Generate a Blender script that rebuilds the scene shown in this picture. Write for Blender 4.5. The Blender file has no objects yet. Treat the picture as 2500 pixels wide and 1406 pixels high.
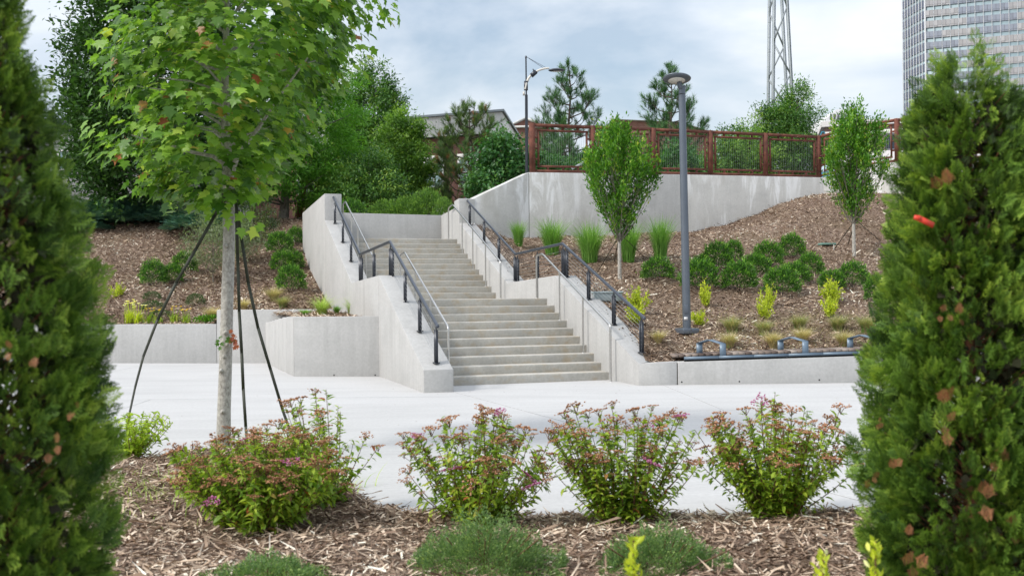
import bpy, math, random
import numpy as np
from mathutils import Vector, Matrix
rng = np.random.default_rng(7)
random.seed(7)
SC = bpy.context.scene
COL = SC.collection
R = math.radians
# ------------------------------------------------------------------ camera
CAM_H, PITCH, ROLL, FPX = 1.536, 0.0090, -0.0100, 2431.0
_f = np.array([0, math.cos(PITCH), math.sin(PITCH)]); _r0 = np.array([1., 0, 0]); _u0 = np.cross(_r0, _f)
_r = math.cos(ROLL)*_r0 + math.sin(ROLL)*_u0; _u = -math.sin(ROLL)*_r0 + math.cos(ROLL)*_u0
cd = bpy.data.cameras.new('camera'); cam = bpy.data.objects.new('camera', cd); COL.objects.link(cam)
cd.sensor_width = 36; cd.lens = FPX/2500*36; cd.clip_end = 3000; cd.clip_start = .1
cam.matrix_world = Matrix(((_r[0], _u[0], -_f[0], 0), (_r[1], _u[1], -_f[1], 0), (_r[2], _u[2], -_f[2], CAM_H), (0, 0, 0, 1)))
cd.dof.use_dof = True; cd.dof.focus_distance = 19.5; cd.dof.aperture_fstop = 3.5
SC.camera = cam
# ------------------------------------------------------------------ sky and sun (bright thin overcast)
SUN_EL, SUN_AZ = 43, -118          # azimuth from +Y, clockwise
wd = bpy.data.worlds.new('World'); SC.world = wd; wd.use_nodes = True
nt = wd.node_tree; nt.nodes.clear()
def N(t, typ, **kw):
    n = t.nodes.new(typ)
    for k, v in kw.items():
        if k.startswith('i_'): n.inputs[int(k[2:]) if k[2:].isdigit() else k[2:].replace('_', ' ')].default_value = v
        else: setattr(n, k, v)
    return n
sky = N(nt, 'ShaderNodeTexSky', sky_type='NISHITA', sun_disc=False, sun_elevation=R(SUN_EL), sun_rotation=R(SUN_AZ), air_density=1.0, dust_density=1.5, ozone_density=1.5)
tc = N(nt, 'ShaderNodeTexCoord'); sep = N(nt, 'ShaderNodeSeparateXYZ'); nt.links.new(tc.outputs['Generated'], sep.inputs[0])
mp = N(nt, 'ShaderNodeMapping'); mp.inputs['Scale'].default_value = (1, 1, 2.4); mp.inputs['Location'].default_value = (.37, .2, .11)
nt.links.new(tc.outputs['Generated'], mp.inputs[0])
n1 = N(nt, 'ShaderNodeTexNoise'); n1.inputs['Scale'].default_value = 2.3; n1.inputs['Detail'].default_value = 7; n1.inputs['Roughness'].default_value = .52; n1.inputs['Distortion'].default_value = .35
nt.links.new(mp.outputs[0], n1.inputs['Vector'])
r1 = N(nt, 'ShaderNodeValToRGB'); r1.color_ramp.elements[0].position = .38; r1.color_ramp.elements[1].position = .58
r1.color_ramp.elements[0].color = (.22, .22, .22, 1); r1.color_ramp.elements[1].color = (.93, .93, .93, 1)
nt.links.new(n1.outputs['Fac'], r1.inputs[0])
n2 = N(nt, 'ShaderNodeTexNoise'); n2.inputs['Scale'].default_value = 5.2; n2.inputs['Detail'].default_value = 8; n2.inputs['Roughness'].default_value = .5
nt.links.new(mp.outputs[0], n2.inputs['Vector'])
r2 = N(nt, 'ShaderNodeValToRGB'); r2.color_ramp.elements[0].position = .40; r2.color_ramp.elements[1].position = .66
r2.color_ramp.elements[0].color = (7.1, 7.7, 8.5, 1); r2.color_ramp.elements[1].color = (9.3, 9.45, 9.65, 1)
nt.links.new(n2.outputs['Fac'], r2.inputs[0])
# keep the clear sky's own brightness in check towards its dark zenith
skm = N(nt, 'ShaderNodeMix', data_type='RGBA', blend_type='MULTIPLY'); skm.inputs[0].default_value = 1
skm.inputs[7].default_value = (1.5, 1.4, 1.24, 1)
nt.links.new(sky.outputs[0], skm.inputs[6])
mx = N(nt, 'ShaderNodeMix', data_type='RGBA'); nt.links.new(r1.outputs[0], mx.inputs[0]); nt.links.new(skm.outputs[2], mx.inputs[6]); nt.links.new(r2.outputs[0], mx.inputs[7])
# an overcast sky is brighter overhead than near the horizon
gz = N(nt, 'ShaderNodeMath', operation='MAXIMUM'); nt.links.new(sep.outputs[2], gz.inputs[0]); gz.inputs[1].default_value = 0
gm_ = N(nt, 'ShaderNodeMath', operation='MULTIPLY_ADD'); nt.links.new(gz.outputs[0], gm_.inputs[0]); gm_.inputs[1].default_value = .75; gm_.inputs[2].default_value = .63
gs = N(nt, 'ShaderNodeVectorMath', operation='SCALE'); nt.links.new(mx.outputs[2], gs.inputs[0]); nt.links.new(gm_.outputs[0], gs.inputs['Scale'])
bg = N(nt, 'ShaderNodeBackground'); bg.inputs['Strength'].default_value = .085
nt.links.new(gs.outputs[0], bg.inputs['Color']); wo = N(nt, 'ShaderNodeOutputWorld'); nt.links.new(bg.outputs[0], wo.inputs[0])
sl = bpy.data.lights.new('sun', 'SUN'); sl.energy = 1.5; sl.angle = R(10); sl.color = (1, .965, .91)
so = bpy.data.objects.new('sun', sl); COL.objects.link(so)
_sd = Vector((math.sin(R(SUN_AZ))*math.cos(R(SUN_EL)), math.cos(R(SUN_AZ))*math.cos(R(SUN_EL)), math.sin(R(SUN_EL))))
so.rotation_euler = _sd.to_track_quat('Z', 'Y').to_euler()
so.location = (0, 0, 60)
SC.view_settings.view_transform = 'Standard'; SC.view_settings.look = 'None'; SC.view_settings.gamma = 1
SC.view_settings.exposure = 0.88
SC.view_settings.use_curve_mapping = False
SC.render.engine = 'CYCLES'
SC.cycles.max_bounces = 6; SC.cycles.transparent_max_bounces = 8

# ------------------------------------------------------------------ places: the camera's rays and the stair's own frame
EYE = np.array([0, 0, CAM_H])
def ray(x, y): return _f + _r*(x-1250)/FPX - _u*(y-703)/FPX
def at(x, y, Y):
    d = ray(x, y); return EYE + d*(Y/d[1])
def onz(x, y, z):
    d = ray(x, y); return EYE + d*((z-CAM_H)/d[2])
TH = 0.314; SO = np.array([1.760, 18.261]); SE = np.array([math.cos(TH), math.sin(TH)]); SB = np.array([-math.sin(TH), math.cos(TH)])
T1, T2, RISE, LT = .352, .359, .15, 6.197
def W(s, t, z): p = SO + SE*s + SB*t; return np.array([p[0], p[1], z])
def ST(x, y):
    dx, dy = np.asarray(x)-SO[0], np.asarray(y)-SO[1]
    return dx*SE[0]+dy*SE[1], dx*SB[0]+dy*SB[1]
def sm(v): v = np.clip(v, 0, 1); return v*v*(3-2*v)
def walltop(t): return np.interp(t, [-1.28, 2.83, 5.3, 9.6], [.372, 1.974, 1.865, 3.595])
def bumps(x, y, k=1.0):
    return .035*np.sin(x*1.7*k+.3)*np.cos(y*1.3*k)+.022*np.sin(x*3.9*k+y*2.7*k)+.012*np.sin(x*8.1+1.3)*np.sin(y*7.3)
def outer_r(t): return np.interp(t, [-1.2, 2.83, 5.3, 9.6], [.49, .49, .22, .20])
def hR(x, y):
    x = np.asarray(x, float); y = np.asarray(y, float)
    z = np.interp(y, [16.9, 17.3, 18.9, 21, 24, 26, 28.4, 30.5, 33, 40], [.33, .38, .84, 1.42, 2.15, 2.64, 3.2, 3.45, 3.7, 4.4])
    z = z + sm((x-5.5)/5)*sm((y-26)/6)*1.12
    s, t = ST(x, y); w = sm(1-(s-outer_r(t))/1.4)*(t < 9.9)*(t > -1.6)
    z = z*(1-w)+(walltop(t)-.05)*w
    return z + bumps(x, y)*sm((y-17.6)/1.5)*(1-w)
def lfront(x): return np.interp(x, [-40, -14.5, -7.19, -3.9, 0], [29.8, 25.45, 24.2, 23.72, 23.2])
def hL(x, y):
    x = np.asarray(x, float); y = np.asarray(y, float); y0_ = y; y = y-np.maximum(0, lfront(x)-24.2)*(1-sm((y-25)/5))
    z = np.interp(y, [24, 24.8, 26, 27.7, 29.5, 31.5, 34, 36, 60, 900], [1.18, 1.25, 1.5, 1.9, 2.4, 3.15, 4.12, 4.4, 4.6, 4.6])
    z = z - .30*sm((-7.0-x)/.4)*(1-sm((y-24.6)/2.5))
    s, t = ST(x, y)
    return z + bumps(x, y, .8)*sm((y-24.4)/1.5)*1.3
def hB(x, y):
    x = np.asarray(x, float); y = np.asarray(y, float); s, t = ST(x, y)
    return np.where((s > -3.87) & (t > 11), np.minimum(hL(x, y), 3.82+np.maximum(0, t-11.8)*.1), hL(x, y))
def hit(x, y, h, Y0, Y1):
    d = ray(x, y)
    for Y in np.arange(Y0, Y1, .03):
        p = EYE+d*(Y/d[1])
        if p[2] <= float(h(p[0], p[1])): return np.array([p[0], p[1], float(h(p[0], p[1]))])
    p = EYE+d*(Y1/d[1]); return np.array([p[0], p[1], float(h(p[0], p[1]))])
def onR(x, y): return hit(x, y, hR, 17.2, 34)
def onL(x, y): return hit(x, y, hB, 24.2, 37)

# ------------------------------------------------------------------ mesh helpers
class MB:
    """collects verts and faces; faces keep a material index and a tint"""
    def __init__(s): s.V = []; s.F = []; s.M = []; s.T = []; s.n = 0
    def add(s, V, F, mi=0, tint=None):
        V = np.asarray(V, float).reshape(-1, 3); F = np.asarray(F, int)
        s.V.append(V); s.F.append(F+s.n); s.n += len(V)
        s.M.append(np.full(len(F), mi)); s.T.append(np.full(len(F), .5) if tint is None else np.broadcast_to(np.asarray(tint, float), (len(F),)).copy())
        return s
    def box(s, c, size, rz=0, mi=0, tint=None, ax=None):
        hx, hy, hz = np.asarray(size, float)/2
        P = np.array([[x, y, z] for z in (-hz, hz) for y in (-hy, hy) for x in (-hx, hx)])
        if ax is None:
            ca, sa = math.cos(rz), math.sin(rz); ax = np.array([[ca, sa, 0], [-sa, ca, 0], [0, 0, 1]])
        P = P@np.asarray(ax)+np.asarray(c)
        return s.add(P, [[0, 2, 3, 1], [4, 5, 7, 6], [0, 1, 5, 4], [2, 6, 7, 3], [0, 4, 6, 2], [1, 3, 7, 5]], mi, tint)
    def beam(s, a, b, w, h, mi=0, up=(0, 0, 1), tint=None):
        a = np.asarray(a, float); b = np.asarray(b, float); d = b-a; L = np.linalg.norm(d); d = d/L
        x = np.cross(d, up); x /= np.linalg.norm(x)+1e-9; u = np.cross(x, d)
        return s.box((a+b)/2, (L, w, h), ax=np.array([d, x, u]), mi=mi, tint=tint)
    def tube(s, pts, rad, n=6, mi=0, cap=True, tint=None):
        pts = np.asarray(pts, float); m = len(pts); rad = np.broadcast_to(np.asarray(rad, float), (m,))
        d = np.gradient(pts, axis=0); d /= np.linalg.norm(d, axis=1)[:, None]+1e-9
        ref = np.array([0, 0, 1.]) if abs(d[0][2]) < .9 else np.array([1., 0, 0])
        V = []
        x = np.cross(d[0], ref); x /= np.linalg.norm(x)
        an = np.arange(n)/n*2*math.pi
        for i in range(m):
            x = x-d[i]*(x@d[i]); x /= np.linalg.norm(x)+1e-9; y = np.cross(d[i], x)
            V.append(pts[i]+rad[i]*(np.cos(an)[:, None]*x+np.sin(an)[:, None]*y))
        V = np.concatenate(V); F = []
        for i in range(m-1):
            for j in range(n):
                k = (j+1) % n; F.append([i*n+j, i*n+k, (i+1)*n+k, (i+1)*n+j])
        s.add(V, F, mi, tint)
        if cap:
            for i, sgn in ((0, -1), (m-1, 1)):
                b = i*n; q = [[b+1-1, b+(j+1) % n, b+(j+2) % n, b+(j+2) % n] for j in range(0)]
                c = V[b:b+n].mean(0); VV = np.vstack([V[b:b+n], c[None]])
                tri = [[j, (j+1) % n, n] if sgn > 0 else [(j+1) % n, j, n] for j in range(n)]
                s.add(VV, tri, mi, tint)
        return s
    def lathe(s, c, prof, n=16, mi=0, ax=(0, 0, 1), tint=None):
        ax = np.asarray(ax, float); ax /= np.linalg.norm(ax); ref = np.array([1., 0, 0]) if abs(ax[0]) < .9 else np.array([0, 1., 0])
        x = np.cross(ax, ref); x /= np.linalg.norm(x); y = np.cross(ax, x); an = np.arange(n)/n*2*math.pi
        V = np.concatenate([np.asarray(c)+ax*z+r*(np.cos(an)[:, None]*x+np.sin(an)[:, None]*y) for r, z in prof])
        F = [[i*n+j, i*n+(j+1) % n, (i+1)*n+(j+1) % n, (i+1)*n+j] for i in range(len(prof)-1) for j in range(n)]
        return s.add(V, F, mi, tint)
    def build(s, name, mats, parent=None, smooth=False, bevel=0, mesh_only=False):
        me = bpy.data.meshes.new(name)
        V = np.concatenate(s.V) if s.V else np.zeros((0, 3))
        if parent is not None and not mesh_only:
            V = V-np.array(parent_loc(parent))
        loops = np.concatenate([f.ravel() for f in s.F]); cnt = np.concatenate([np.full(len(f), f.shape[1]) for f in s.F])
        st = np.concatenate([[0], np.cumsum(cnt)[:-1]])
        me.vertices.add(len(V)); me.vertices.foreach_set('co', V.astype(np.float32).ravel())
        me.loops.add(len(loops)); me.loops.foreach_set('vertex_index', loops.astype(np.int32))
        me.polygons.add(len(cnt)); me.polygons.foreach_set('loop_start', st.astype(np.int32))
        if not isinstance(mats, (list, tuple)): mats = [mats]
        for m in mats: me.materials.append(m)
        me.polygons.foreach_set('material_index', np.concatenate(s.M).astype(np.int32))
        if smooth: me.polygons.foreach_set('use_smooth', np.ones(len(cnt), bool))
        a = me.attributes.new('tint', 'FLOAT', 'FACE'); a.data.foreach_set('value', np.concatenate(s.T).astype(np.float32))
        me.update(calc_edges=True)
        if mesh_only: return me
        o = bpy.data.objects.new(name, me); COL.objects.link(o)
        if parent is not None: o.parent = parent
        if bevel:
            b = o.modifiers.new('bevel', 'BEVEL'); b.width = bevel; b.segments = 2; b.limit_method = 'ANGLE'; b.angle_limit = R(35)
        return o
def parent_loc(p):
    v = np.zeros(3)
    while p is not None: v = v+np.array(p.location); p = p.parent
    return v
def tag(o, label=None, cat=None, group=None, kind=None):
    if label: o['label'] = label
    if cat: o['category'] = cat
    if group: o['group'] = group
    if kind: o['kind'] = kind
    return o
def thing(name, label, cat, loc, group=None):
    o = bpy.data.objects.new(name, None); o.empty_display_size = .2; COL.objects.link(o); o.location = tuple(float(v) for v in loc)
    return tag(o, label, cat, group)
def struct(o): o['kind'] = 'structure'; return o
def stuff(o): o['kind'] = 'stuff'; return o

# ------------------------------------------------------------------ materials
def newmat(name):
    m = bpy.data.materials.new(name); m.use_nodes = True; t = m.node_tree; t.nodes.clear()
    out = N(t, 'ShaderNodeOutputMaterial'); b = N(t, 'ShaderNodeBsdfPrincipled'); t.links.new(b.outputs[0], out.inputs[0])
    return m, t, b, out
def ramp(t, fac, stops):
    r = N(t, 'ShaderNodeValToRGB'); e = r.color_ramp.elements
    while len(e) < len(stops): e.new(.5)
    for i, (p, c) in enumerate(stops): e[i].position = p; e[i].color = (*c, 1)
    t.links.new(fac, r.inputs[0]); return r.outputs[0]
def noise(t, vec, scale, detail=4, rough=.5, mscale=None, dist=0):
    if mscale is not None:
        m = N(t, 'ShaderNodeMapping'); m.inputs['Scale'].default_value = mscale; t.links.new(vec, m.inputs[0]); vec = m.outputs[0]
    n = N(t, 'ShaderNodeTexNoise'); n.inputs['Scale'].default_value = scale; n.inputs['Detail'].default_value = detail; n.inputs['Roughness'].default_value = rough; n.inputs['Distortion'].default_value = dist
    t.links.new(vec, n.inputs['Vector']); return n.outputs['Fac']
def mixc(t, f, a, b, mode='MIX'):
    m = N(t, 'ShaderNodeMix', data_type='RGBA', blend_type=mode)
    for i, v in ((0, f), (6, a), (7, b)):
        if isinstance(v, (int, float)): m.inputs[i].default_value = v
        elif isinstance(v, tuple): m.inputs[i].default_value = (*v, 1)
        else: t.links.new(v, m.inputs[i])
    return m.outputs[2]
def bump(t, b, h, strength, dist=.01):
    n = N(t, 'ShaderNodeBump'); n.inputs['Strength'].default_value = strength; n.inputs['Distance'].default_value = dist
    t.links.new(h, n.inputs['Height']); t.links.new(n.outputs[0], b.inputs['Normal'])
def pos(t): return N(t, 'ShaderNodeNewGeometry').outputs['Position']
def plain(name, col, rough=.6, metal=0, var=.06, scale=6, bmp=0):
    m, t, b, o = newmat(name); p = pos(t)
    lo = tuple(c*(1-var*2) for c in col); hi = tuple(min(1, c*(1+var*2)) for c in col)
    t.links.new(ramp(t, noise(t, p, scale, 5), [(.3, lo), (.7, hi)]), b.inputs['Base Color'])
    b.inputs['Roughness'].default_value = rough; b.inputs['Metallic'].default_value = metal
    if bmp: bump(t, b, noise(t, p, scale*8, 3), bmp, .004)
    return m
def concrete(name, lo, hi, streak=.5, efflor=0, warm=0, blotch=1.6, horiz=False):
    m, t, b, o = newmat(name); p = pos(t)
    c = ramp(t, noise(t, p, blotch, 6, .6, dist=.4), [(.30, lo), (.72, hi)])
    c = mixc(t, .35, c, ramp(t, noise(t, p, 22, 5, .6), [(.3, tuple(v*.82 for v in lo)), (.7, tuple(min(1, v*1.1) for v in hi))]))
    if streak:
        sc = (.5, 7, 9) if horiz else (7, 7, .35)
        s = ramp(t, noise(t, p, 1.0, 5, .6, mscale=sc), [(.42, (1, 1, 1)), (.78, (1-streak*.42,)*3)])
        smk = ramp(t, noise(t, p, .7, 4, .55), [(.38, (.1,)*3), (.62, (1,)*3)])
        c = mixc(t, smk, c, mixc(t, 1.0, c, s, 'MULTIPLY'))
        if not horiz: c = mixc(t, ramp(t, noise(t, p, 1.0, 4, .5, mscale=(1.1, 1.1, 2.6)), [(.50, (0, 0, 0)), (.72, (.22,)*3)]), c, (.30, .30, .295))
        else: c = mixc(t, ramp(t, noise(t, p, 1.0, 5, .6, mscale=(.35, 1.6, 1)), [(.45, (0, 0, 0)), (.70, (.30,)*3)]), c, (.36, .355, .35))
    if warm:
        w = ramp(t, noise(t, p, 3.1, 4, .6, mscale=(1.4, 1.4, 2.0)), [(.5, (0, 0, 0)), (.68, (1, 1, 1))])
        mm = N(t, 'ShaderNodeMath', operation='MULTIPLY'); t.links.new(w, mm.inputs[0]); mm.inputs[1].default_value = warm
        c = mixc(t, mm.outputs[0], c, (.44, .345, .22))
    if efflor:
        e = noise(t, p, 1.0, 6, .65, mscale=(2.6, 2.6, .55), dist=.6)
        e2 = noise(t, p, .45, 3, .5)
        mm = N(t, 'ShaderNodeMath', operation='MULTIPLY'); t.links.new(ramp(t, e, [(.50, (0, 0, 0)), (.60, (1, 1, 1))]), mm.inputs[0]); t.links.new(ramp(t, e2, [(.40, (0, 0, 0)), (.6, (efflor,)*3)]), mm.inputs[1])
        c = mixc(t, mm.outputs[0], c, (.88, .89, .90))
        k = noise(t, p, .9, 5, .6, mscale=(1, 1, .6))
        c = mixc(t, ramp(t, k, [(.56, (0, 0, 0)), (.75, (.55,)*3)]), c, (.31, .295, .25))
    t.links.new(c, b.inputs['Base Color']); b.inputs['Roughness'].default_value = .82; b.inputs['Specular IOR Level'].default_value = .25
    bump(t, b, noise(t, p, 45, 5, .65), .25, .004)
    return m
def foliage(name, stops, rough=.5, trans=.35, tcol=None, spec=.35, gain=1.45):
    stops = [(p_, tuple(min(.9, v*gain) for v in c_)) for p_, c_ in stops]
    m, t, b, out = newmat(name)
    a = N(t, 'ShaderNodeAttribute', attribute_name='tint', attribute_type='GEOMETRY')
    c = ramp(t, a.outputs['Fac'], stops)
    t.links.new(c, b.inputs['Base Color']); b.inputs['Roughness'].default_value = rough; b.inputs['Specular IOR Level'].default_value = spec
    if trans:
        tr = N(t, 'ShaderNodeBsdfTranslucent'); t.links.new(mixc(t, 1.0, c, (1.5, 1.6, .7), 'MULTIPLY'), tr.inputs['Color'])
        mx = N(t, 'ShaderNodeMixShader'); mx.inputs[0].default_value = trans
        t.links.new(b.outputs[0], mx.inputs[1]); t.links.new(tr.outputs[0], mx.inputs[2]); t.links.new(mx.outputs[0], out.inputs[0])
    return m
def bark(name, lo, hi, sc=(9, 9, 2.2)):
    m, t, b, o = newmat(name); p = pos(t)
    f = noise(t, p, 3, 6, .65, mscale=sc, dist=.3)
    c = ramp(t, f, [(.32, lo), (.66, hi)])
    t.links.new(c, b.inputs['Base Color']); b.inputs['Roughness'].default_value = .9; bump(t, b, f, .5, .01); return m

M = {}
M['wall'] = concrete('wall_concrete', (.41, .407, .395), (.475, .47, .46), .42)
M['cap'] = M['wall']
M['bigwall'] = concrete('streaked_wall_concrete', (.50, .495, .475), (.59, .585, .56), .3, efflor=.55)
M['step'] = concrete('step_concrete', (.43, .415, .37), (.55, .53, .485), .38, warm=.55, blotch=2.6)
M['plaza'] = concrete('plaza_concrete', (.48, .475, .468), (.545, .54, .532), .22, horiz=True, blotch=.55)
M['joint'] = plain('joint_filler', (.16, .15, .13), .95)
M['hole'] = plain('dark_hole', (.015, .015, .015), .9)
M['dark'] = plain('charcoal_paint', (.032, .037, .048), .34, .35, .04)
M['dark'].node_tree.nodes['Principled BSDF'].inputs['Specular IOR Level'].default_value = .6
M['rail'] = plain('blue_grey_rail_paint', (.060, .070, .090), .30, .4, .04)
M['steel'] = plain('brushed_steel', (.56, .55, .53), .28, 1.0, .05, 30)
M['pole'] = plain('grey_pole_paint', (.115, .135, .165), .35, .3, .03)
M['armrest'] = plain('blue_grey_armrest_paint', (.135, .19, .25), .4, .1, .04)
M['lens'] = plain('lamp_lens', (.62, .60, .55), .35, 0, .02)
M['tower'] = plain('galvanised_steel', (.30, .33, .34), .5, .3, .05, 1.5)
M['corten'] = plain('rusted_steel', (.150, .052, .033), .8, .1, .22, 5, .3)
M['wire'] = plain('thin_steel_wire', (.42, .43, .43), .4, .8, .02)
M['strap'] = plain('olive_tree_strap', (.030, .036, .022), .6, 0, .1)

M['bark_pale'] = bark('pale_maple_bark', (.22, .205, .18), (.52, .50, .45), (14, 14, 9))
M['bark_grey'] = bark('grey_bark', (.12, .10, .08), (.28, .25, .21))
M['bark_dark'] = bark('dark_bark', (.045, .035, .028), (.13, .10, .08))
M['bark_red'] = bark('reddish_bark', (.11, .045, .025), (.24, .10, .05))
M['mulch_ground'] = None
m, t, b, o = newmat('mulch_ground'); p = pos(t)
c = ramp(t, noise(t, p, 26, 6, .7, mscale=(1, 2.2, 1), dist=1.2), [(.30, (.05, .030, .020)), (.5, (.18, .12, .085)), (.62, (.28, .205, .155)), (.75, (.46, .375, .30))])
c = mixc(t, ramp(t, noise(t, p, .8, 4), [(.4, (0, 0, 0)), (.7, (.5,)*3)]), c, (.17, .125, .07))
t.links.new(c, b.inputs['Base Color']); b.inputs['Roughness'].default_value = .95; bump(t, b, noise(t, p, 30, 5, .7), .9, .03); M['mulch_ground'] = m
M['chip'] = foliage('mulch_chip', [(0, (.050, .030, .020)), (.35, (.145, .10, .072)), (.65, (.285, .218, .160)), (.86, (.45, .375, .295)), (1, (.58, .51, .42))], .85, 0, spec=.15, gain=1.85)
M['grass_ground'] = plain('upper_lawn', (.10, .13, .04), .95, 0, .2, 2)

def G3(a, b, c): return [(0, a), (.5, b), (1, c)]
M['maple'] = foliage('maple_leaf', [(0, (.026, .072, .010)), (.4, (.088, .180, .024)), (.78, (.19, .305, .048)), (.93, (.33, .36, .07)), (.97, (.30, .15, .05)), (1, (.24, .07, .035))], .42, .38)
M['thuja'] = foliage('thuja_spray', [(0, (.018, .042, .008)), (.4, (.062, .122, .018)), (.75, (.145, .235, .034)), (1, (.27, .36, .055))], .5, .18)
M['inner'] = foliage('dark_inner_fill_leaf', G3((.022, .020, .010), (.04, .038, .016), (.035, .06, .015)), .8, .0, gain=1)  # dark dead-leaf fill inside the thujas, keeps the gaps between clumps dark
M['slat'] = foliage('weathered_wood_slat', G3((.09, .065, .055), (.20, .155, .13), (.34, .29, .25)), .8, 0, gain=1)
M['dead'] = foliage('dead_spray', G3((.16, .065, .03), (.30, .13, .06), (.40, .20, .10)), .7, .2, gain=1.1)
M['spirea'] = foliage('spirea_leaf', [(0, (.065, .135, .018)), (.5, (.195, .285, .028)), (.85, (.33, .40, .045)), (.95, (.28, .20, .06)), (1, (.30, .09, .04))], .5, .35)
M['spirea_b'] = foliage('spirea_leaf_yellow', G3((.13, .20, .025), (.27, .36, .035), (.42, .50, .06)), .5, .4)
M['flower_rust'] = foliage('spent_flower', G3((.20, .082, .040), (.40, .19, .10), (.56, .33, .19)), .85, .1, gain=1.1)
M['flower_pink'] = foliage('pink_flower', G3((.35, .07, .19), (.50, .14, .32), (.65, .30, .48)), .8, .2, gain=1)
M['stem'] = plain('reddish_stem', (.14, .075, .035), .8)
M['thyme'] = foliage('fine_juniper_leaf', G3((.055, .11, .04), (.12, .20, .075), (.28, .36, .12)), .55, .3)
M['boxwood'] = foliage('boxwood_leaf', [(0, (.018, .055, .008)), (.5, (.050, .15, .016)), (.8, (.13, .29, .035)), (1, (.26, .44, .06))], .35, .35, spec=.5, gain=1.2)
M['lime'] = foliage('lime_leaf', [(0, (.16, .21, .02)), (.5, (.36, .42, .035)), (.94, (.54, .56, .06)), (1, (.8, .75, .55))], .5, .35)
M['fgrass'] = foliage('fountain_grass_blade', G3((.06, .13, .03), (.12, .25, .05), (.24, .38, .11)), .5, .35)
M['straw'] = foliage('straw_grass_blade', [(0, (.12, .16, .06)), (.3, (.24, .235, .12)), (.7, (.36, .30, .18)), (1, (.52, .44, .30))], .7, .3)
M['lgrass'] = foliage('light_grass_blade', G3((.14, .22, .04), (.28, .38, .10), (.42, .45, .20)), .6, .4)
M['hornbeam'] = foliage('young_hornbeam_leaf', [(0, (.028, .085, .010)), (.5, (.060, .165, .016)), (.9, (.16, .30, .035)), (1, (.30, .34, .05))], .45, .35)
M['hornbeam_dark'] = foliage('dark_columnar_leaf', G3((.018, .050, .010), (.034, .090, .018), (.075, .16, .035)), .45, .25, gain=1.15)
M['cypress'] = foliage('bald_cypress_leaf', G3((.045, .13, .015), (.085, .22, .025), (.16, .33, .045)), .55, .35)
M['oak'] = foliage('oak_leaf', [(0, (.026, .070, .018)), (.5, (.055, .130, .028)), (.85, (.10, .20, .04)), (1, (.22, .32, .06))], .4, .25, gain=1.5)
M['oak_b'] = foliage('light_oak_leaf', G3((.045, .10, .018), (.085, .175, .03), (.19, .30, .055)), .45, .3, gain=1.5)
M['pine'] = foliage('pine_needles', G3((.018, .055, .022), (.042, .105, .036), (.10, .19, .06)), .5, .2, gain=1.5)
M['pine_b'] = foliage('yellowish_pine_needles', [(0, (.03, .06, .018)), (.5, (.065, .12, .03)), (.9, (.13, .19, .05)), (1, (.25, .11, .05))], .5, .2, gain=1.5)
M['broad'] = foliage('broad_leaf', G3((.025, .085, .024), (.045, .14, .038), (.11, .22, .07)), .4, .3, gain=1.2)
M['juniper'] = foliage('juniper_spray', G3((.028, .075, .056), (.058, .14, .10), (.12, .22, .15)), .6, .15)
M['vitex'] = foliage('grey_green_leaf', G3((.07, .10, .05), (.12, .16, .085), (.21, .25, .15)), .6, .3)
M['holly'] = foliage('holly_leaf', [(0, (.018, .04, .012)), (.6, (.04, .08, .022)), (1, (.16, .22, .05))], .3, .15, spec=.6)
M['yellow'] = foliage('yellow_petal', G3((.62, .50, .08), (.78, .66, .20), (.85, .8, .45)), .6, .3)
M['orange'] = foliage('orange_petal', G3((.7, .30, .01), (.8, .40, .02), (.85, .5, .05)), .6, .3)
M['red'] = plain('red_tag_plastic', (.65, .045, .015), .45)
M['yel'] = plain('yellow_strip_plastic', (.75, .55, .03), .5)
# ================================================================== ground, plaza
g = MB(); g.add([[-900, -300, -.035], [900, -300, -.035], [900, 1200, -.035], [-900, 1200, -.035]], [[0, 1, 2, 3]])
struct(g.build('ground', M['joint']))
def clip(poly, p, n):
    out = []
    for i in range(len(poly)):
        a, b = np.array(poly[i]), np.array(poly[(i+1) % len(poly)]); da, db = (a-p)@n, (b-p)@n
        if da >= 0: out.append(a)
        if da*db < 0: out.append(a+(b-a)*da/(da-db))
    return out
JA = np.array([-.956, 16.2]); JB = np.array([.591, 12.33]); jd = (JB-JA)/np.linalg.norm(JB-JA); jn = np.array([-jd[1], jd[0]])
plaza = thing('plaza', None, None, (0, 0, 0)); plaza['kind'] = 'structure'
dom = [(-20, 1.5), (36, 1.5), (36, 27), (-20, 27)]
def slab(poly):
    poly = np.array(poly); k = len(poly)
    if k < 3: return
    m = MB(); V = np.vstack([np.c_[poly, np.full(k, -.12)], np.c_[poly, np.zeros(k)]])
    m.add(V[k:], [list(range(k))]); m.add(V, [[i, (i+1) % k, k+(i+1) % k, k+i] for i in range(k)])
    m.build('concrete_slab', M['plaza'], plaza)
GAP = .005
for side in (1, -1):
    half = clip(dom, JA+jn*side*.007, jn*side)
    ys = [1.5, 6.9, 15.45, 27] if side < 0 else [1.5, 7.2, 13.3, 27]
    # side>0 : left/right chosen by sign of normal
    for i in range(len(ys)-1):
        band = clip(half, np.array([0, ys[i]+GAP]), np.array([.012, 1.])); band = clip(band, np.array([0, ys[i+1]-GAP]), np.array([-.012, -1.]))
        xs = [-20, -7.4, 3.6, 17, 36] if i != 1 else [-20, -4.7, 17, 36]
        for j in range(len(xs)-1):
            if len(band) < 3: continue
            c = clip(band, np.array([xs[j]+GAP, 0]), np.array([1., .06]))
            if len(c) < 3: continue
            c = clip(c, np.array([xs[j+1]-GAP, 0]), np.array([-1., -.06]))
            if len(c) >= 3: slab(c)

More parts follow.
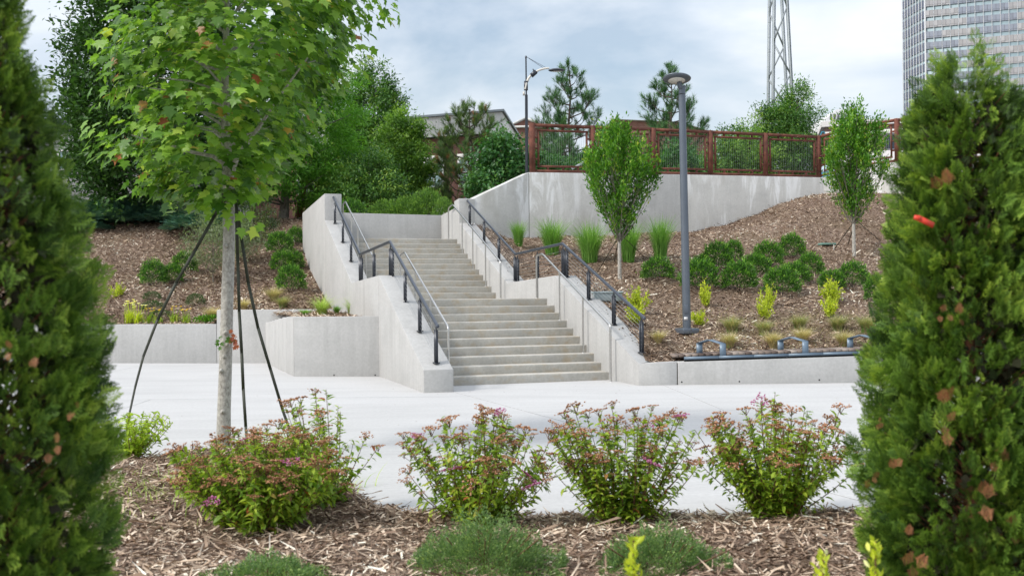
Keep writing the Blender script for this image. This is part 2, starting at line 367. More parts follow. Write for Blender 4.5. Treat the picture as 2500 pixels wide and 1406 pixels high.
# ================================================================== terrain
def terrain(name, xs, ys, h, keep, mat):
    X, Y = np.meshgrid(xs, ys); Z = h(X, Y); nx, ny = len(xs), len(ys)
    V = np.c_[X.ravel(), Y.ravel(), Z.ravel()]
    i, j = np.meshgrid(np.arange(nx-1), np.arange(ny-1)); a = (j*nx+i).ravel()
    F = np.c_[a, a+1, a+nx+1, a+nx]; cx = V[F].mean(1); k = keep(cx[:, 0], cx[:, 1]); F = F[k]
    u, inv = np.unique(F, return_inverse=True)
    m = MB(); m.add(V[u], inv.reshape(F.shape)); return m.build(name, mat, smooth=True)
# big retaining wall line (front face)
PB = [W(.2, 9.6, 0)[:2], np.array([.512, 28.4]), np.array([5.42, 30.82]), at(2010, 441, 33.5)[:2], at(2112, 410, 33.2)[:2], at(2226, 402, 31.9)[:2], np.array([34.0, 28.0])]
PBz = [4.27, 5.085, 5.27, 5.45, 5.82, 5.78, 5.80]
# low bench wall line (front face)
LW = [W(0, -1.28, 0)[:2], np.array([2.15, 17.03]), np.array([2.827, 17.11]), np.array([4.4, 17.13]), np.array([5.91, 17.17]), np.array([7.6, 17.3]), np.array([9.6, 17.6]), np.array([12.5, 18.4]), np.array([32.0, 22.5])]
LWz = [.372, .374, .392, .425, .458, .48, .50, .52, .56]
def bigy(x): return np.interp(x, [p[0] for p in PB], [p[1] for p in PB])
def lowy(x): return np.interp(x, [p[0] for p in LW], [p[1] for p in LW])
def keepR(x, y):
    s, t = ST(x, y)
    return (s > outer_r(t)-.25) & (y < bigy(x)+.2) & (y > lowy(x)+.15) | (x > 9.5) & (y > lowy(x)+.15) & (y < bigy(x)+.2)
struct(terrain('mulch_slope_right', np.concatenate([np.arange(-2.5, 15, .14), np.arange(15, 33, .5)]), np.arange(16.9, 34.6, .14), hR, keepR, M['mulch_ground']))
def keepL(x, y):
    s, t = ST(x, y)
    return ~((s > -3.75) & (t < 11.75)) & ~((x > bigx0(y))) & ~((s > -3.75) & (t < 15.0) & (s < -3.3)) & (y > np.maximum(24.05, lfront(x)+.12))
def bigx0(y): return np.where(y < 28.4, np.interp(y, [27, 28.4], [-.9, .45]), np.interp(y, [28.4, 33.5], [.6, 3.5]))
struct(terrain('mulch_slope_left', np.concatenate([np.arange(-30, -14, .5), np.arange(-14, 6, .16)]), np.concatenate([np.arange(24.1, 36, .16), np.arange(36, 60, 1.5)]), hB, keepL, M['mulch_ground']))
up = MB(); up.add([[-900, 58, 4.45], [900, 58, 4.45], [900, 1200, 4.45], [-900, 1200, 4.45]], [[0, 1, 2, 3]])
struct(up.build('upper_ground', M['grass_ground']))
# walkway behind the rust fence
wk = MB(); q = [PB[1]+(.05, .35), PB[2]+(0, .35), PB[3]+(0, .35), PB[5]+(.2, .35), PB[6]+(0, .35), np.array([40, 28.6]), np.array([40, 59]), np.array([2.6, 59])]
qz = [4.95, 5.1, 5.25, 5.4, 5.45, 5.3, 4.5, 4.5]
wk.add([[a[0], a[1], z] for a, z in zip(q, qz)], [[0, 1, 2, 3, 4, 5, 6, 7]]); struct(wk.build('upper_walkway', M['plaza']))
# planter soil
PD, PC, PE = np.array([-4.349, 19.807]), np.array([-2.659, 19.592]), np.array([-5.927, 23.955])
def hP(x, y):
    x = np.asarray(x, float); y = np.asarray(y, float); return 1.10+.03*(y-19.7)+bumps(x, y)*.6+0*x
def keepP(x, y):
    s, t = ST(x, y); xl = np.interp(y, [19.8, 23.96], [-4.2, -5.75])
    return (s < -3.6) & (x > xl) & (y > 19.85) & (y < 24.15)
struct(terrain('planter_soil', np.arange(-6.2, -2.4, .1), np.arange(19.7, 24.3, .1), hP, keepP, M['mulch_ground']))
# foreground bed
BED = np.array([(-7, 8.6), (-5.2, 9.2), (-4.2, 9.25), (-3.6, 9.55), (-3.0, 10.05), (-2.45, 10.0), (-2.2, 9.6), (-1.85, 9.0), (-1.40, 8.2), (-1.0, 7.35), (-.5, 7.05), (.5, 7.02), (1.6, 7.0), (2.6, 7.02), (4.0, 7.1), (7, 7.3)])
def hF(x, y):
    x = np.asarray(x, float); y = np.asarray(y, float); d = np.interp(x, BED[:, 0], BED[:, 1])-y
    return -.012+.085*sm(d/.5)+(.02*np.sin(x*5+.5)*np.cos(y*4.3)+.012*np.sin(x*11)*np.sin(y*13+1)+.010)*sm(d/.3)
struct(terrain('mulch_bed', np.arange(-5.6, 5.6, .06), np.arange(2.2, 10.3, .06), hF, lambda x, y: y < np.interp(x, BED[:, 0], BED[:, 1])+.02, M['mulch_ground']))

# ================================================================== scatter of leaf-like pieces
def frames(d, nrm):
    d = d/np.linalg.norm(d, axis=1)[:, None]; x = np.cross(d, nrm); x /= np.linalg.norm(x, axis=1)[:, None]+1e-9; z = np.cross(x, d)
    return np.stack([x, d, z], 1)      # rows: local x, y(length), z
def scatter(mb, tv, tf, P, D, NR, S, tint, mi=0, toff=None):
    tv = np.asarray(tv, float); tf = np.asarray(tf, int); S = np.asarray(S, float)
    if S.ndim == 1: S = S[:, None]
    Fm = frames(D, NR); L = tv[None]*S[:, None, :] if S.shape[1] == 3 else tv[None]*S[:, None, :1]
    V = np.einsum('nvk,nkj->nvj', L, Fm)+P[:, None, :]
    n = len(P); F = (tf[None]+(np.arange(n)*len(tv))[:, None, None]).reshape(-1, tf.shape[1])
    tt = np.repeat(np.asarray(tint, float), len(tf))
    if toff is not None: tt = tt+np.tile(toff, n)
    mb.add(V.reshape(-1, 3), F, mi, np.clip(tt, 0, 1)); return mb
LEAF = ([[0, 0, 0], [.5, .45, .12], [0, 1, 0], [-.5, .45, .12]], [[0, 1, 2, 3]])
def leaf_t(w, fold=.12, droop=0):
    V = [[0, 0, 0], [w*.42, .28, fold*.8], [w*.46, .62, fold*.8-droop*.4], [0, 1, -droop], [-w*.46, .62, fold*.8-droop*.4], [-w*.42, .28, fold*.8], [0, .5, -.02]]
    return V, [[0, 1, 6], [1, 2, 6], [2, 3, 6], [3, 4, 6], [4, 5, 6], [5, 0, 6]]
def rhomb(w, fold=.12): return [[0, 0, 0], [w/2, .45, fold], [0, 1, 0], [-w/2, .45, fold]], [[0, 1, 2], [0, 2, 3]]
def unit(n):
    v = rng.normal(size=(n, 3)); return v/np.linalg.norm(v, axis=1)[:, None]
CHIP = ([[-.5, 0, 0], [.5, .08, .1], [.35, 1, 0], [-.4, .93, .12]], [[0, 1, 2], [0, 2, 3]])
def chips(name, n, fx, h, L, Wd, flat=.35, bias=None):
    P = fx(n); n = len(P); z = h(P[:, 0], P[:, 1]); P = np.c_[P, z+rng.uniform(.0, L*.16, n)]
    a = rng.uniform(0, 2*math.pi, n); D = np.c_[np.cos(a), np.sin(a), rng.normal(0, flat, n)]
    NR = np.c_[rng.normal(0, flat*1.2, (n, 2)), np.ones(n)]
    ln = L*rng.lognormal(0, .45, n); S = np.c_[Wd*rng.lognormal(0, .4, n), ln, ln*.35]
    tt = rng.beta(1.7, 1.9, n); tt = tt+.15*np.sin(P[:, 0]*1.1)*np.sin(P[:, 1]*.9+1)
    mb = MB(); scatter(mb, *CHIP, P, D, NR, S, tt); return stuff(mb.build(name, M['chip']))
def fR(n):
    p = np.c_[rng.uniform(-1.8, 15.5, n), 17.2+rng.random(n)**1.25*16.4]; return p[keepR(p[:, 0], p[:, 1]-.1)]
chips('mulch_chips', 190000, fR, hR, .066, .0145)
def fL(n):
    p = np.c_[rng.uniform(-16.5, -1.5, n), 24.15+rng.random(n)**1.2*11.5]; return p[keepL(p[:, 0], p[:, 1])]
chips('mulch_chips', 115000, fL, hB, .08, .018)
def fP(n):
    p = np.c_[rng.uniform(-6, -2.4, n), rng.uniform(19.9, 24.1, n)]; return p[keepP(p[:, 0], p[:, 1])]
chips('mulch_chips', 9000, fP, hP, .07, .016)
def fF(n):
    p = np.c_[rng.uniform(-4.5, 4.2, n), rng.uniform(4.6, 10.2, n)]; e = np.interp(p[:, 0], BED[:, 0], BED[:, 1])
    return p[p[:, 1] < e+rng.exponential(.035, n)-.02]
chips('mulch_chips', 105000, fF, hF, .056, .0095, .32)
def fF2(n):
    p = np.c_[rng.uniform(-3.2, 3.0, n), rng.uniform(4.8, 9.5, n)]; e = np.interp(p[:, 0], BED[:, 0], BED[:, 1]); return p[p[:, 1] < e-.05]
chips('long_mulch_shreds', 4200, fF2, lambda x, y: hF(x, y)+.012, .115, .0075, .18)
# specks of leaf litter on the plaza
def fS(n):
    p = np.c_[rng.uniform(-5, 6.5, n), rng.uniform(7.6, 17.8, n)]; return p[(p[:, 1] > np.interp(p[:, 0], BED[:, 0], BED[:, 1])+.1)]
P = fS(110); mb = MB(); n = len(P); a = rng.uniform(0, 6.28, n)
scatter(mb, *CHIP, np.c_[P, np.full(n, .004)], np.c_[np.cos(a), np.sin(a), np.zeros(n)], np.tile([0, 0, 1.], (n, 1)), np.c_[rng.uniform(.006, .016, n), rng.uniform(.012, .035, n), np.full(n, .02)], rng.uniform(0, .3, n))
stuff(mb.build('leaf_litter', M['chip']))

# ================================================================== walls
def loft(mb, st, zb=-.3, mi=0):
    """st: (inner xy, outer xy, ztop_in, ztop_out)"""
    V = []
    for a, b, z1, z2 in st: V += [[*a, zb], [*a, z1], [*b, z2], [*b, zb]]
    F = [[4*i+j, 4*i+(j+1) % 4, 4*i+4+(j+1) % 4, 4*i+4+j] for i in range(len(st)-1) for j in range(4)]
    k = 4*(len(st)-1); F += [[0, 3, 2, 1], [k, k+1, k+2, k+3]]
    return mb.add(V, F, mi)
def seg(mb, p, q, a, b):
    """cut a station pair"""
    return None
def wst(si, so, t, z, tz=None): return (W(si, t, 0)[:2], W(so, t if tz is None else tz, 0)[:2], z, z)
def wall_thing(name, label, cat, parts, mat, loc, zb=-.3, bev=.012):
    th = thing(name, label, cat, loc)
    for st in parts: loft(MB(), st, zb).build('wall_panel', mat, th, bevel=bev) if False else None
    for st in parts:
        mb = MB(); loft(mb, st, zb); mb.build('wall_panel', mat, th, bevel=bev)
    for a, b in zip(parts[:-1], parts[1:]):
        # joint filler, a little inside the faces
        mb = MB(); A, B = a[-1], b[0]
        def sh(x, y, f): return x+(y-x)*f
        st = [(sh(A[0], A[1], .03), sh(A[1], A[0], .03), A[2]-.012, A[3]-.012), (sh(B[0], B[1], .03), sh(B[1], B[0], .03), min(A[2], B[2])-.012, min(A[3], B[3])-.012)]
        loft(mb, st, zb); mb.build('joint_filler', M['joint'], th)
    return th
g_ = .012
# right stair wall
P1 = [(LW[2]-(g_, 0), LW[2]+(-g_, .5), .392, .392), (LW[1], np.array([2.3, 17.53]), .374, .374), (LW[0], W(.48, -.92, 0)[:2], .372, .40),
      wst(0, .48, 0.4, 1.028), wst(0, .48, 2.83-g_, 1.974)]
P2 = [wst(0, .48, 2.83, 1.974), wst(-.25, .22, 5.3, 1.865), wst(-.25, .20, 9.56-g_, 3.58)]
P3 = [wst(-.25, .20, 9.56, 4.25), wst(-.25, .20, 10.08, 4.22)]
P4 = [wst(-.25, .20, 10.09, 4.02), wst(-.25, .20, 11.60, 3.95)]
wr = wall_thing('stair_wall', 'sloping pale concrete wall on the right side of the stairs, ending in the low corner', 'wall', [P1, P2, P3, P4], M['wall'], (*W(.25, 4, 0)[:2], 0))
# left stair wall
L1 = [wst(-3.22, -3.71, -1.09, .372, -1.04), wst(-3.22, -3.72, .5, .995), wst(-3.22, -3.76, 2.85-g_, 1.985, 2.62)]
L2 = [wst(-3.22, -3.76, 2.85, 1.985, 2.62+g_), wst(-3.44, -3.88, 5.5, 1.885, 5.3), wst(-3.45, -3.90, 9.6-g_, 3.60)]
L3 = [wst(-3.45, -3.90, 9.6, 4.30), wst(-3.45, -3.88, 15.1, 4.25)]
wl = wall_thing('stair_wall', 'sloping pale concrete wall on the left side of the stairs, with the tall square pier at its top', 'wall', [L1, L2, L3], M['wall'], (*W(-3.5, 4, 0)[:2], 0))
# back wall of the upper landing
bw = MB(); loft(bw, [(W(-3.45, 11.6, 0)[:2], W(-3.45, 12.0, 0)[:2], 3.98, 3.98), (W(-.2, 11.6, 0)[:2], W(-.2, 12.0, 0)[:2], 3.95, 3.95)], 2.5)
tag(bw.build('back_wall', M['wall'], bevel=.012), 'straight pale concrete wall closing off the landing at the top of the stairs', 'wall')
# big retaining wall under the rust fence
def off(poly, d):
    out = []
    for i in range(len(poly)):
        a = poly[max(0, i-1)]; b = poly[min(len(poly)-1, i+1)]; v = b-a; v = v/np.linalg.norm(v); out.append(poly[i]+np.array([-v[1], v[0]])*d)
    return out
PBo = off(PB, .35)
def pst(i): return (PB[i], PBo[i], PBz[i], PBz[i])
def psti(i, e):
    d = PB[i+1]-PB[i]; f = e/np.linalg.norm(d); return (PB[i]+d*f, PBo[i]+(PBo[i+1]-PBo[i])*f, PBz[i]+(PBz[i+1]-PBz[i])*f, PBz[i]+(PBz[i+1]-PBz[i])*f)
def pstm(i, e):
    d = PB[i]-PB[i-1]; f = 1-e/np.linalg.norm(d); return (PB[i-1]+d*f, PBo[i-1]+(PBo[i]-PBo[i-1])*f, *(PBz[i-1]+(PBz[i]-PBz[i-1])*f,)*2)
bg_parts = [[pst(0), pstm(1, .008)], [psti(1, .008), pstm(2, .007)], [psti(2, .007), pst(3), pstm(4, .007)], [psti(4, .007), pst(5), pst(6)]]
bgw = wall_thing('retaining_wall', 'long tall concrete retaining wall with white streaks under the rust-brown fence', 'wall', bg_parts, M['bigwall'], (5, 30, 2), 1.5)
# low wall under the bench
LWo = off(LW, .42)
def lst(i): return (LW[i], LWo[i], LWz[i], LWz[i])
lwp = [[(LW[2]+(g_*.6, 0), LW[2]+(g_*.6, .42), .392, .392)]+[lst(i) for i in range(3, 9)]]
lw = wall_thing('low_wall', 'low pale concrete wall along the plaza that carries the wooden bench', 'wall', lwp, M['wall'], (6, 17.2, 0))
jf = MB(); jf.box((LW[2][0]-.003, LW[2][1]+.22, .03), (.03, .38, .68)); jf.build('joint_filler', M['joint'], lw)
def hole(x, y, z, par, n=(0, -1, 0), r=.014):
    mb = MB(); c = np.array([x, y, z])+np.array(n)*.002; mb.lathe(c, [(0.0001, .001), (r, .001), (r, -.01)], 10, ax=n); mb.build('drain_hole', M['hole'], par)
for x, y in ((1664, 932), (1805, 931), (2000, 927)):
    p = at(x, y, 17.125 if x < 1900 else 17.16); hole(p[0], np.interp(p[0], [q[0] for q in LW], [q[1] for q in LW]), max(p[2], .03), lw)
# left low wall (two heights)
a = np.array([-14.5, 25.45]); b = np.array([-7.19, 24.2]); c = np.array([-7.183, 24.2]); d = np.array([-3.9, 23.72])
llw = wall_thing('low_wall', 'low pale concrete wall along the foot of the left mulch bank, stepping up behind the maple trunk', 'wall',
    [[(a, a+(0, .35), .955, .955), (b, b+(0, .35), .95, .95)], [(c, c+(0, .35), 1.29, 1.29), (d, d+(0, .35), 1.285, 1.285)]], M['wall'], (-8, 24.2, 0))
# planter box
pl = thing('planter_box', 'concrete planter box projecting into the plaza beside the left stair wall', 'planter', (-4, 21, 0))
mb = MB(); loft(mb, [(PD, PD+(.10, .30), 1.178, 1.178), (PC+(.05, 0), PC+(.05, .30), 1.184, 1.184)]); mb.build('front_panel', M['wall'], pl, bevel=.012)
dl = PE-PD; fr = [.0, .065, .225, .365, .51, .635, .75, .86, 1.03]; zz = [1.172, 1.172, 1.150, 1.113, 1.079, 1.047, 1.018, .99]
nl = np.array([dl[1], -dl[0]])/np.linalg.norm(dl)
for i in range(1, 8):
    p0, p1 = PD+dl*(fr[i]+.003), PD+dl*(fr[i+1]-.0005)
    if i == 1: p0 = PD+dl*.005+nl*0+np.array([0, .003])
    mb = MB(); loft(mb, [(p0, p0+nl*.22+((.0, .30) if i == 1 else (0, 0)), zz[i], zz[i]), (p1, p1+nl*.22, zz[i], zz[i])]); mb.build('side_panel', M['wall'], pl, bevel=.008)
for x, y in ((698, 911), (821, 914), (922, 913)):
    p = onz(x, y, .02)
    if x > 710: hole(p[0], np.interp(p[0], [PD[0], PC[0]], [PD[1], PC[1]]), .028, pl)
# ================================================================== stairs
stt = thing('staircase', 'wide concrete outdoor stairs in two flights climbing from the plaza between the two stair walls', 'stairs', (*W(-1.6, 0, 0)[:2], 0))
def stepbox(name, s0, s1, t0, t1, z0, z1):
    mb = MB(); c = [W(s0, t0-.0, 0)[:2], W(s1, t0, 0)[:2], W(s1, t1, 0)[:2], W(s0, t1, 0)[:2]]
    cb = [W(s0, t0+.018, 0)[:2], W(s1, t0+.018, 0)[:2], W(s1, t1, 0)[:2], W(s0, t1, 0)[:2]]
    V = [[*p, z0] for p in cb]+[[*p, z1-.035] for p in [W(s0, t0+.003, 0)[:2], W(s1, t0+.003, 0)[:2]]+c[2:]]+[[*p, z1] for p in c]
    F = [[3, 2, 1, 0]]+[[i, (i+1) % 4, 4+(i+1) % 4, 4+i] for i in range(4)]+[[4+i, 4+(i+1) % 4, 8+(i+1) % 4, 8+i] for i in range(4)]+[[8, 9, 10, 11]]
    mb.add(V, F); mb.build(name, M['step'], stt, bevel=.009)
for k in range(1, 10): stepbox('step', -3.27, .05, (k-1)*T1, k*T1+.06, (k-1)*RISE-.06, k*RISE)
stepbox('landing', -3.5, .06, 9*T1, LT+.06, 9*RISE-.06, 10*RISE)
for k in range(1, 11): stepbox('step', -3.5, -.2, LT+(k-1)*T2, LT+k*T2+.06, (9+k)*RISE-.06, (10+k)*RISE)
stepbox('upper_landing', -3.5, -.2, LT+10*T2, 11.7, 20*RISE-.06, 21*RISE)

# ================================================================== cable railings
def tube_obj(name, pts, r, mat, par, n=10): mb = MB(); mb.tube(pts, r, n); return mb.build(name, mat, par, smooth=False)
def cable_railing(label, sl, su, lab_t):
    tp = lambda t: (walltop(t) if sl > 0 else np.interp(t, [-1.09, 2.85, 5.4, 9.6], [.372, 1.985, 1.885, 3.6]))
    def s_at(t): return np.interp(t, [2.9, 5.35], [sl, su])
    def P(t, dz=0): return W(s_at(t), t, float(tp(t))+dz)
    root = thing('cable_railing', label, 'railing', P(3))
    H = .655
    pts = [P(-.99, H+.0), P(2.95, H+.03), P(5.4, H-.02), P(9.75, H+.01)]
    rl = MB()
    for a, b in zip(pts[:-1], pts[1:]): rl.tube([a, b], .031, 12)
    for q in pts: rl.lathe(q-np.array([0, 0, .031]), [(.001, 0), (.022, .009), (.031, .031), (.022, .053), (.001, .062)], 12)
    rl.build('top_rail', M['rail'], root, smooth=True)
    ts = [-.87, .317, 1.54, 2.735, 2.93, 4.2, 5.27, 5.44, 6.70, 7.98, 9.35]
    for t in ts:
        base = P(t); d = np.array([SE[0], SE[1], 0]); bb = np.array([SB[0], SB[1], 0])
        if 2.9 < t < 5.3: dr = P(5.3)-P(2.9); bb = np.array([dr[0], dr[1], 0])/np.linalg.norm(dr[:2]); d = np.array([bb[1], -bb[0], 0])
        po = MB()
        rz = np.array([d, bb, [0, 0, 1]])
        sgn = 1 if sl < 0 else 1
        hh = H-.02
        # flat bar with a notched head, plus a narrow flange
        A = [(-.045, .012), (.045, .012), (.045, hh-.07), (.012, hh-.02), (-.02, hh-.02), (-.045, hh-.07)]
        A = [(-.045, .0), (.045, .0), (.045, hh-.085), (.02, hh-.05), (.012, hh), (-.012, hh), (-.02, hh-.05), (-.045, hh-.085)]
        V = [base+d*(-.006)+bb*u+np.array([0, 0, v]) for u, v in A]+[base+d*.006+bb*u+np.array([0, 0, v]) for u, v in A]
        k = len(A); po.add(V, [list(range(k))[::-1]]); po.add(V, [list(range(k, 2*k))]); po.add(V, [[i, (i+1) % k, k+(i+1) % k, k+i] for i in range(k)])
        for sg in (-1, 1): po.box(base+bb*.045*sg+np.array([0, 0, (hh-.09)/2]), (.046, .009, hh-.09), ax=rz)
        po.build('post', M['dark'], root)
        bp = MB(); bp.box(base+np.array([0, 0, .005]), (.10, .12, .012), ax=rz)
        for sx in (-1, 1):
            for sy in (-1, 1): bp.box(base+d*.038*sx+bb*.048*sy+np.array([0, 0, .013]), (.012, .012, .01), ax=rz)
        bp.build('base_plate', M['dark'], root)
    for i in range(7):
        z = .075+i*.075
        for t0, t1 in ((-.87, 2.735), (2.93, 5.27), (5.44, 9.35)): tube_obj('cable', [P(t0, z), P(t1, z)], .0028, M['wire'], root, 5)
        fb = MB()
        for t in (-.87, 2.735, 2.93, 5.27, 5.44, 9.35):
            for sg in (-1, 1): fb.lathe(P(t, z)-np.array([SE[0], SE[1], 0])*.010-np.array([SB[0], SB[1], 0])*.0*sg, [(.001, 0), (.0065, .001), (.0065, .02), (.001, .021)], 8, ax=(SE[0], SE[1], 0))
        if i % 1 == 0: stuff(fb.build('cable_fitting', M['wire'], root))
    return root
cable_railing('charcoal cable railing with blue-grey top rail standing on the right stair wall', .252, -.005, 0)
cable_railing('charcoal cable railing with blue-grey top rail standing on the left stair wall', -3.455, -3.66, 0)
# ================================================================== steel handrails
def handrail(label, s, bot, top, posts):
    root = thing('handrail', label, 'handrail', W(s, bot[0], posts[0][1]))
    (t0, z0), (t1, z1), (t2, z2) = bot, top[0], top[1]
    def arc(pa, pb, pc, n=4, k=.12):
        pa, pb, pc = map(np.array, (pa, pb, pc)); a = pb+(pa-pb)/np.linalg.norm(pa-pb)*k; c = pb+(pc-pb)/np.linalg.norm(pc-pb)*k
        return [a*(1-u)**2+pb*2*u*(1-u)+c*u*u for u in np.linspace(0, 1, n)]
    A = W(s, t0, posts[0][1]); B = W(s, t0, z0); C_ = W(s, t1, z1); D_ = W(s, t2, z2); E_ = W(s, t2, posts[-1][1])
    pts = [A]+arc(A, B, C_, 5, .06)+arc(B, C_, D_, 5, .10)+arc(C_, D_, E_, 5, .08)+[E_]
    tube_obj('rail', pts, .0195, M['steel'], root, 12)
    for (t, zb) in posts[1:-1]:
        zt = z0+(z1-z0)*(t-t0)/(t1-t0)-.018
        tube_obj('post', [W(s, t, zb), W(s, t, zt)], .0165, M['steel'], root, 10)
    fl = MB()
    for t, zb in posts: fl.lathe(W(s, t, zb), [(.001, .008), (.036, .008), (.040, 0)], 14)
    fl.build('base_flange', M['steel'], root)
lowp = [(-.34, 0), (.96, .45), (2.22, 1.05), (3.62, 1.5)]
upp = [(5.45, 1.5), (6.68, 1.8), (7.82, 2.25), (8.85, 2.7), (10.3, 3.15)]
handrail('stainless handrail on the right side of the lower flight of stairs', -.11, (-.34, 1.01), [(3.25, 2.455), (3.62, 2.43)], lowp)
handrail('stainless handrail on the left side of the lower flight, beside the charcoal railing', -3.11, (-.34, 1.03), [(3.2, 2.47), (3.66, 2.43)], lowp)
handrail('stainless handrail on the right side of the upper flight of stairs', -.36, (5.45, 2.36), [(9.86, 4.11), (10.3, 4.05)], upp)
handrail('stainless handrail on the left side of the upper flight of stairs', -3.31, (5.45, 2.36), [(9.9, 4.14), (10.3, 4.09)], upp)

# ================================================================== rust fence
fence = thing('rust_fence', 'rust-brown steel fence with wire panels along the top of the retaining wall', 'fence', (5, 30.8, 5.2))
FP = off(PB, .12)
def fpt(x):    # point on the fence line whose image column is x
    for i in range(1, len(FP)-1):
        for u in np.linspace(0, 1, 240):
            p = FP[i]+(FP[i+1]-FP[i])*u
            q = np.array([p[0], p[1], 6])-EYE; px = 1250+FPX*(q@_r)/(q@_f)
            if px >= x: return np.array([p[0], p[1], PBz[i]+(PBz[i+1]-PBz[i])*u])
    return np.array([*FP[-1], PBz[-1]])
px_posts = [1298, 1445, 1594, 1734, 1868, 1998, 2098, 2191, 2296, 2400, 2505, 2610]
fps = [fpt(x) for x in px_posts]; FH = 1.42
def bar(name, a, b, w, h): mb = MB(); mb.beam(a, b, w, h); return mb.build(name, M['corten'], fence)
Zv = lambda z: np.array([0, 0, z])
for p in fps: mb = MB(); mb.box(p+Zv(FH/2+.003), (.15, .10, FH), rz=math.atan2(1.9, 4.5)); mb.build('post', M['corten'], fence)
for i, (a, b) in enumerate(zip(fps[:-1], fps[1:])):
    d = (b-a); L = np.linalg.norm(d); d /= L; a2 = a+d*.08; b2 = b-d*.08
    bar('top_rail', a2+Zv(FH-.045), b2+Zv(FH-.045), .09, .085); bar('bottom_rail', a2+Zv(.055), b2+Zv(.055), .06, .075)
    fa, fb = a2+d*.09, b2-d*.09; z0, z1 = .19, FH-.19
    fr = MB()
    fr.beam(fa+Zv(z0), fb+Zv(z0), .04, .06); fr.beam(fa+Zv(z1), fb+Zv(z1), .04, .06)
    fr.beam(fa+d*.03+Zv(z0+.032), fa+d*.03+Zv(z1-.032), .06, .04, up=(d[0], d[1], 0)); fr.beam(fb-d*.03+Zv(z0+.032), fb-d*.03+Zv(z1-.032), .06, .04, up=(d[0], d[1], 0))
    for u in (.2, .5, .8):
        q = fa+(fb-fa)*u; fr.beam(q+Zv(z1+.032), q+Zv(FH-.09), .05, .05, up=(d[0], d[1], 0)); fr.beam(q+Zv(.094), q+Zv(z0-.032), .05, .05, up=(d[0], d[1], 0))
        z = z0+(z1-z0)*u; fr.beam(fa-d*.088+Zv(z), fa-d*.002+Zv(z), .05, .05); fr.beam(fb+d*.002+Zv(z), fb+d*.088+Zv(z), .05, .05)
    pf = fr.build('panel_frame', M['corten'], fence)
    wi = MB(); nw = int(L/.095)
    for j in range(1, nw):
        q = fa+d*.06+(fb-fa-d*.12)*j/nw; wi.tube([q+Zv(z0+.03), q+Zv(z1-.03)], .0022, 4, cap=False)
    stuff(wi.build('wires', M['wire'], pf))

# ================================================================== bench
bench = thing('bench', 'long wooden slat bench with blue-grey armrests on the low wall', 'bench', (5, 17.3, .45))
def benchpt(x, back=0.):
    i = np.interp(x, [q[0] for q in LW], range(len(LW))); y = float(lowy(x)); return np.array([x, y+.03+back, float(np.interp(x, [q[0] for q in LW], LWz))])
bx0, bx1 = 2.78, 9.0
xs = np.arange(bx0, bx1, .112)
for i, x in enumerate(xs):
    k = sm((x-2.78)/.9)       # the seat's left end sweeps back into the bank
    p = benchpt(x+.05); z = p[2]+.062+.02*k
    mb = MB(); mb.box((p[0], p[1]+.24+(1-k)*.16, z+.026), (.104, .50, .046), rz=rng.normal(0, .006), tint=rng.random()); mb.build('slat', M['slat'], bench)
ch = MB()
cpts = [benchpt(x) for x in np.arange(2.95, bx1, .6)]
for a_, b_ in zip(cpts[:-1], cpts[1:]):
    ch.beam(a_+np.array([0, .0, .058]), b_+np.array([0, .0, .058]), .05, .045); ch.beam(a_+np.array([0, .40, .058]), b_+np.array([0, .40, .058]), .05, .045)
ch.build('seat_frame', M['armrest'], bench)
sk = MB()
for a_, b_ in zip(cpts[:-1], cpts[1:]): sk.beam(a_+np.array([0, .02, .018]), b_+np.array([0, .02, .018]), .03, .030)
sk.build('painted_gap_shadow', M['hole'], bench)  # near-black strip stands in for the shade under the seat frame
for px_ in (1763, 1965, 2140, 2330):
    fr_ = at(px_, 868, 17.2); fr_ = benchpt(fr_[0]); fr_ = fr_+np.array([0, -.012, .085]); bk = fr_+np.array([-.345, .30, 0])
    ax_ = np.array([1., 0, 0]); w = .105; mb = MB()
    def band(p, q, hw, th):  # flat bar with width along x
        d_ = q-p; n_ = np.cross(d_, ax_); n_ /= np.linalg.norm(n_); V = [c_+ax_*sx*hw+n_*sn*th for c_ in (p, q) for sn in (-1, 1) for sx in (-1, 1)]
        mb.add(V, [[0, 1, 3, 2], [4, 6, 7, 5], [0, 4, 5, 1], [2, 3, 7, 6], [0, 2, 6, 4], [1, 5, 7, 3]])
    h1, h2 = .20, .265; m_ = bk*.45+fr_*.55
    m_ = bk*.55+fr_*.45
    band(fr_-Zv(.03), fr_+Zv(h1), w/2, .006); band(fr_+Zv(h1), m_+Zv(h2), w/2, .006); band(m_+Zv(h2), bk+Zv(h1), w/2, .006); band(bk+Zv(h1), bk-Zv(.03), w/2, .006)
    mb.build('armrest', M['armrest'], bench)

# ================================================================== lamps
p = onR(1677, 812); lp = thing('lamp_post', 'tall grey lamp post with a flat round disc head rising from the right mulch slope', 'lamp post', p)
mb = MB(); mb.box(p+Zv(.03), (.34, .34, .10), rz=.35); mb.build('base_plate', M['pole'], lp, bevel=.01)
ln = np.array([-.055, 0, 1.]); top = at(1665, 232, p[1])
mb = MB(); mb.tube([p+Zv(.08), top], [.078, .066], 18); mb.build('pole', M['pole'], lp, smooth=True)
mb = MB(); mb.tube([top-Zv(.005), top+Zv(.012)], .058, 18); mb.build('collar_gap', M['hole'], lp)
t2 = at(1666, 213, p[1])
mb = MB(); mb.tube([top+Zv(.013), t2], .062, 18); mb.tube([t2+np.array([.022, 0, -.02]), at(1672, 210, p[1])], .03, 10); mb.build('collar', M['pole'], lp)
hd = at(1650, 197, p[1]); hd = hd+np.array([0, -.10, 0])
mb = MB(); mb.beam(t2-Zv(.05)-np.array([0.03, .02, 0]), hd+np.array([.05, .05, -.02]), .085, .05); mb.build('arm', M['pole'], lp)
axd = np.array([.04, .19, 1.])
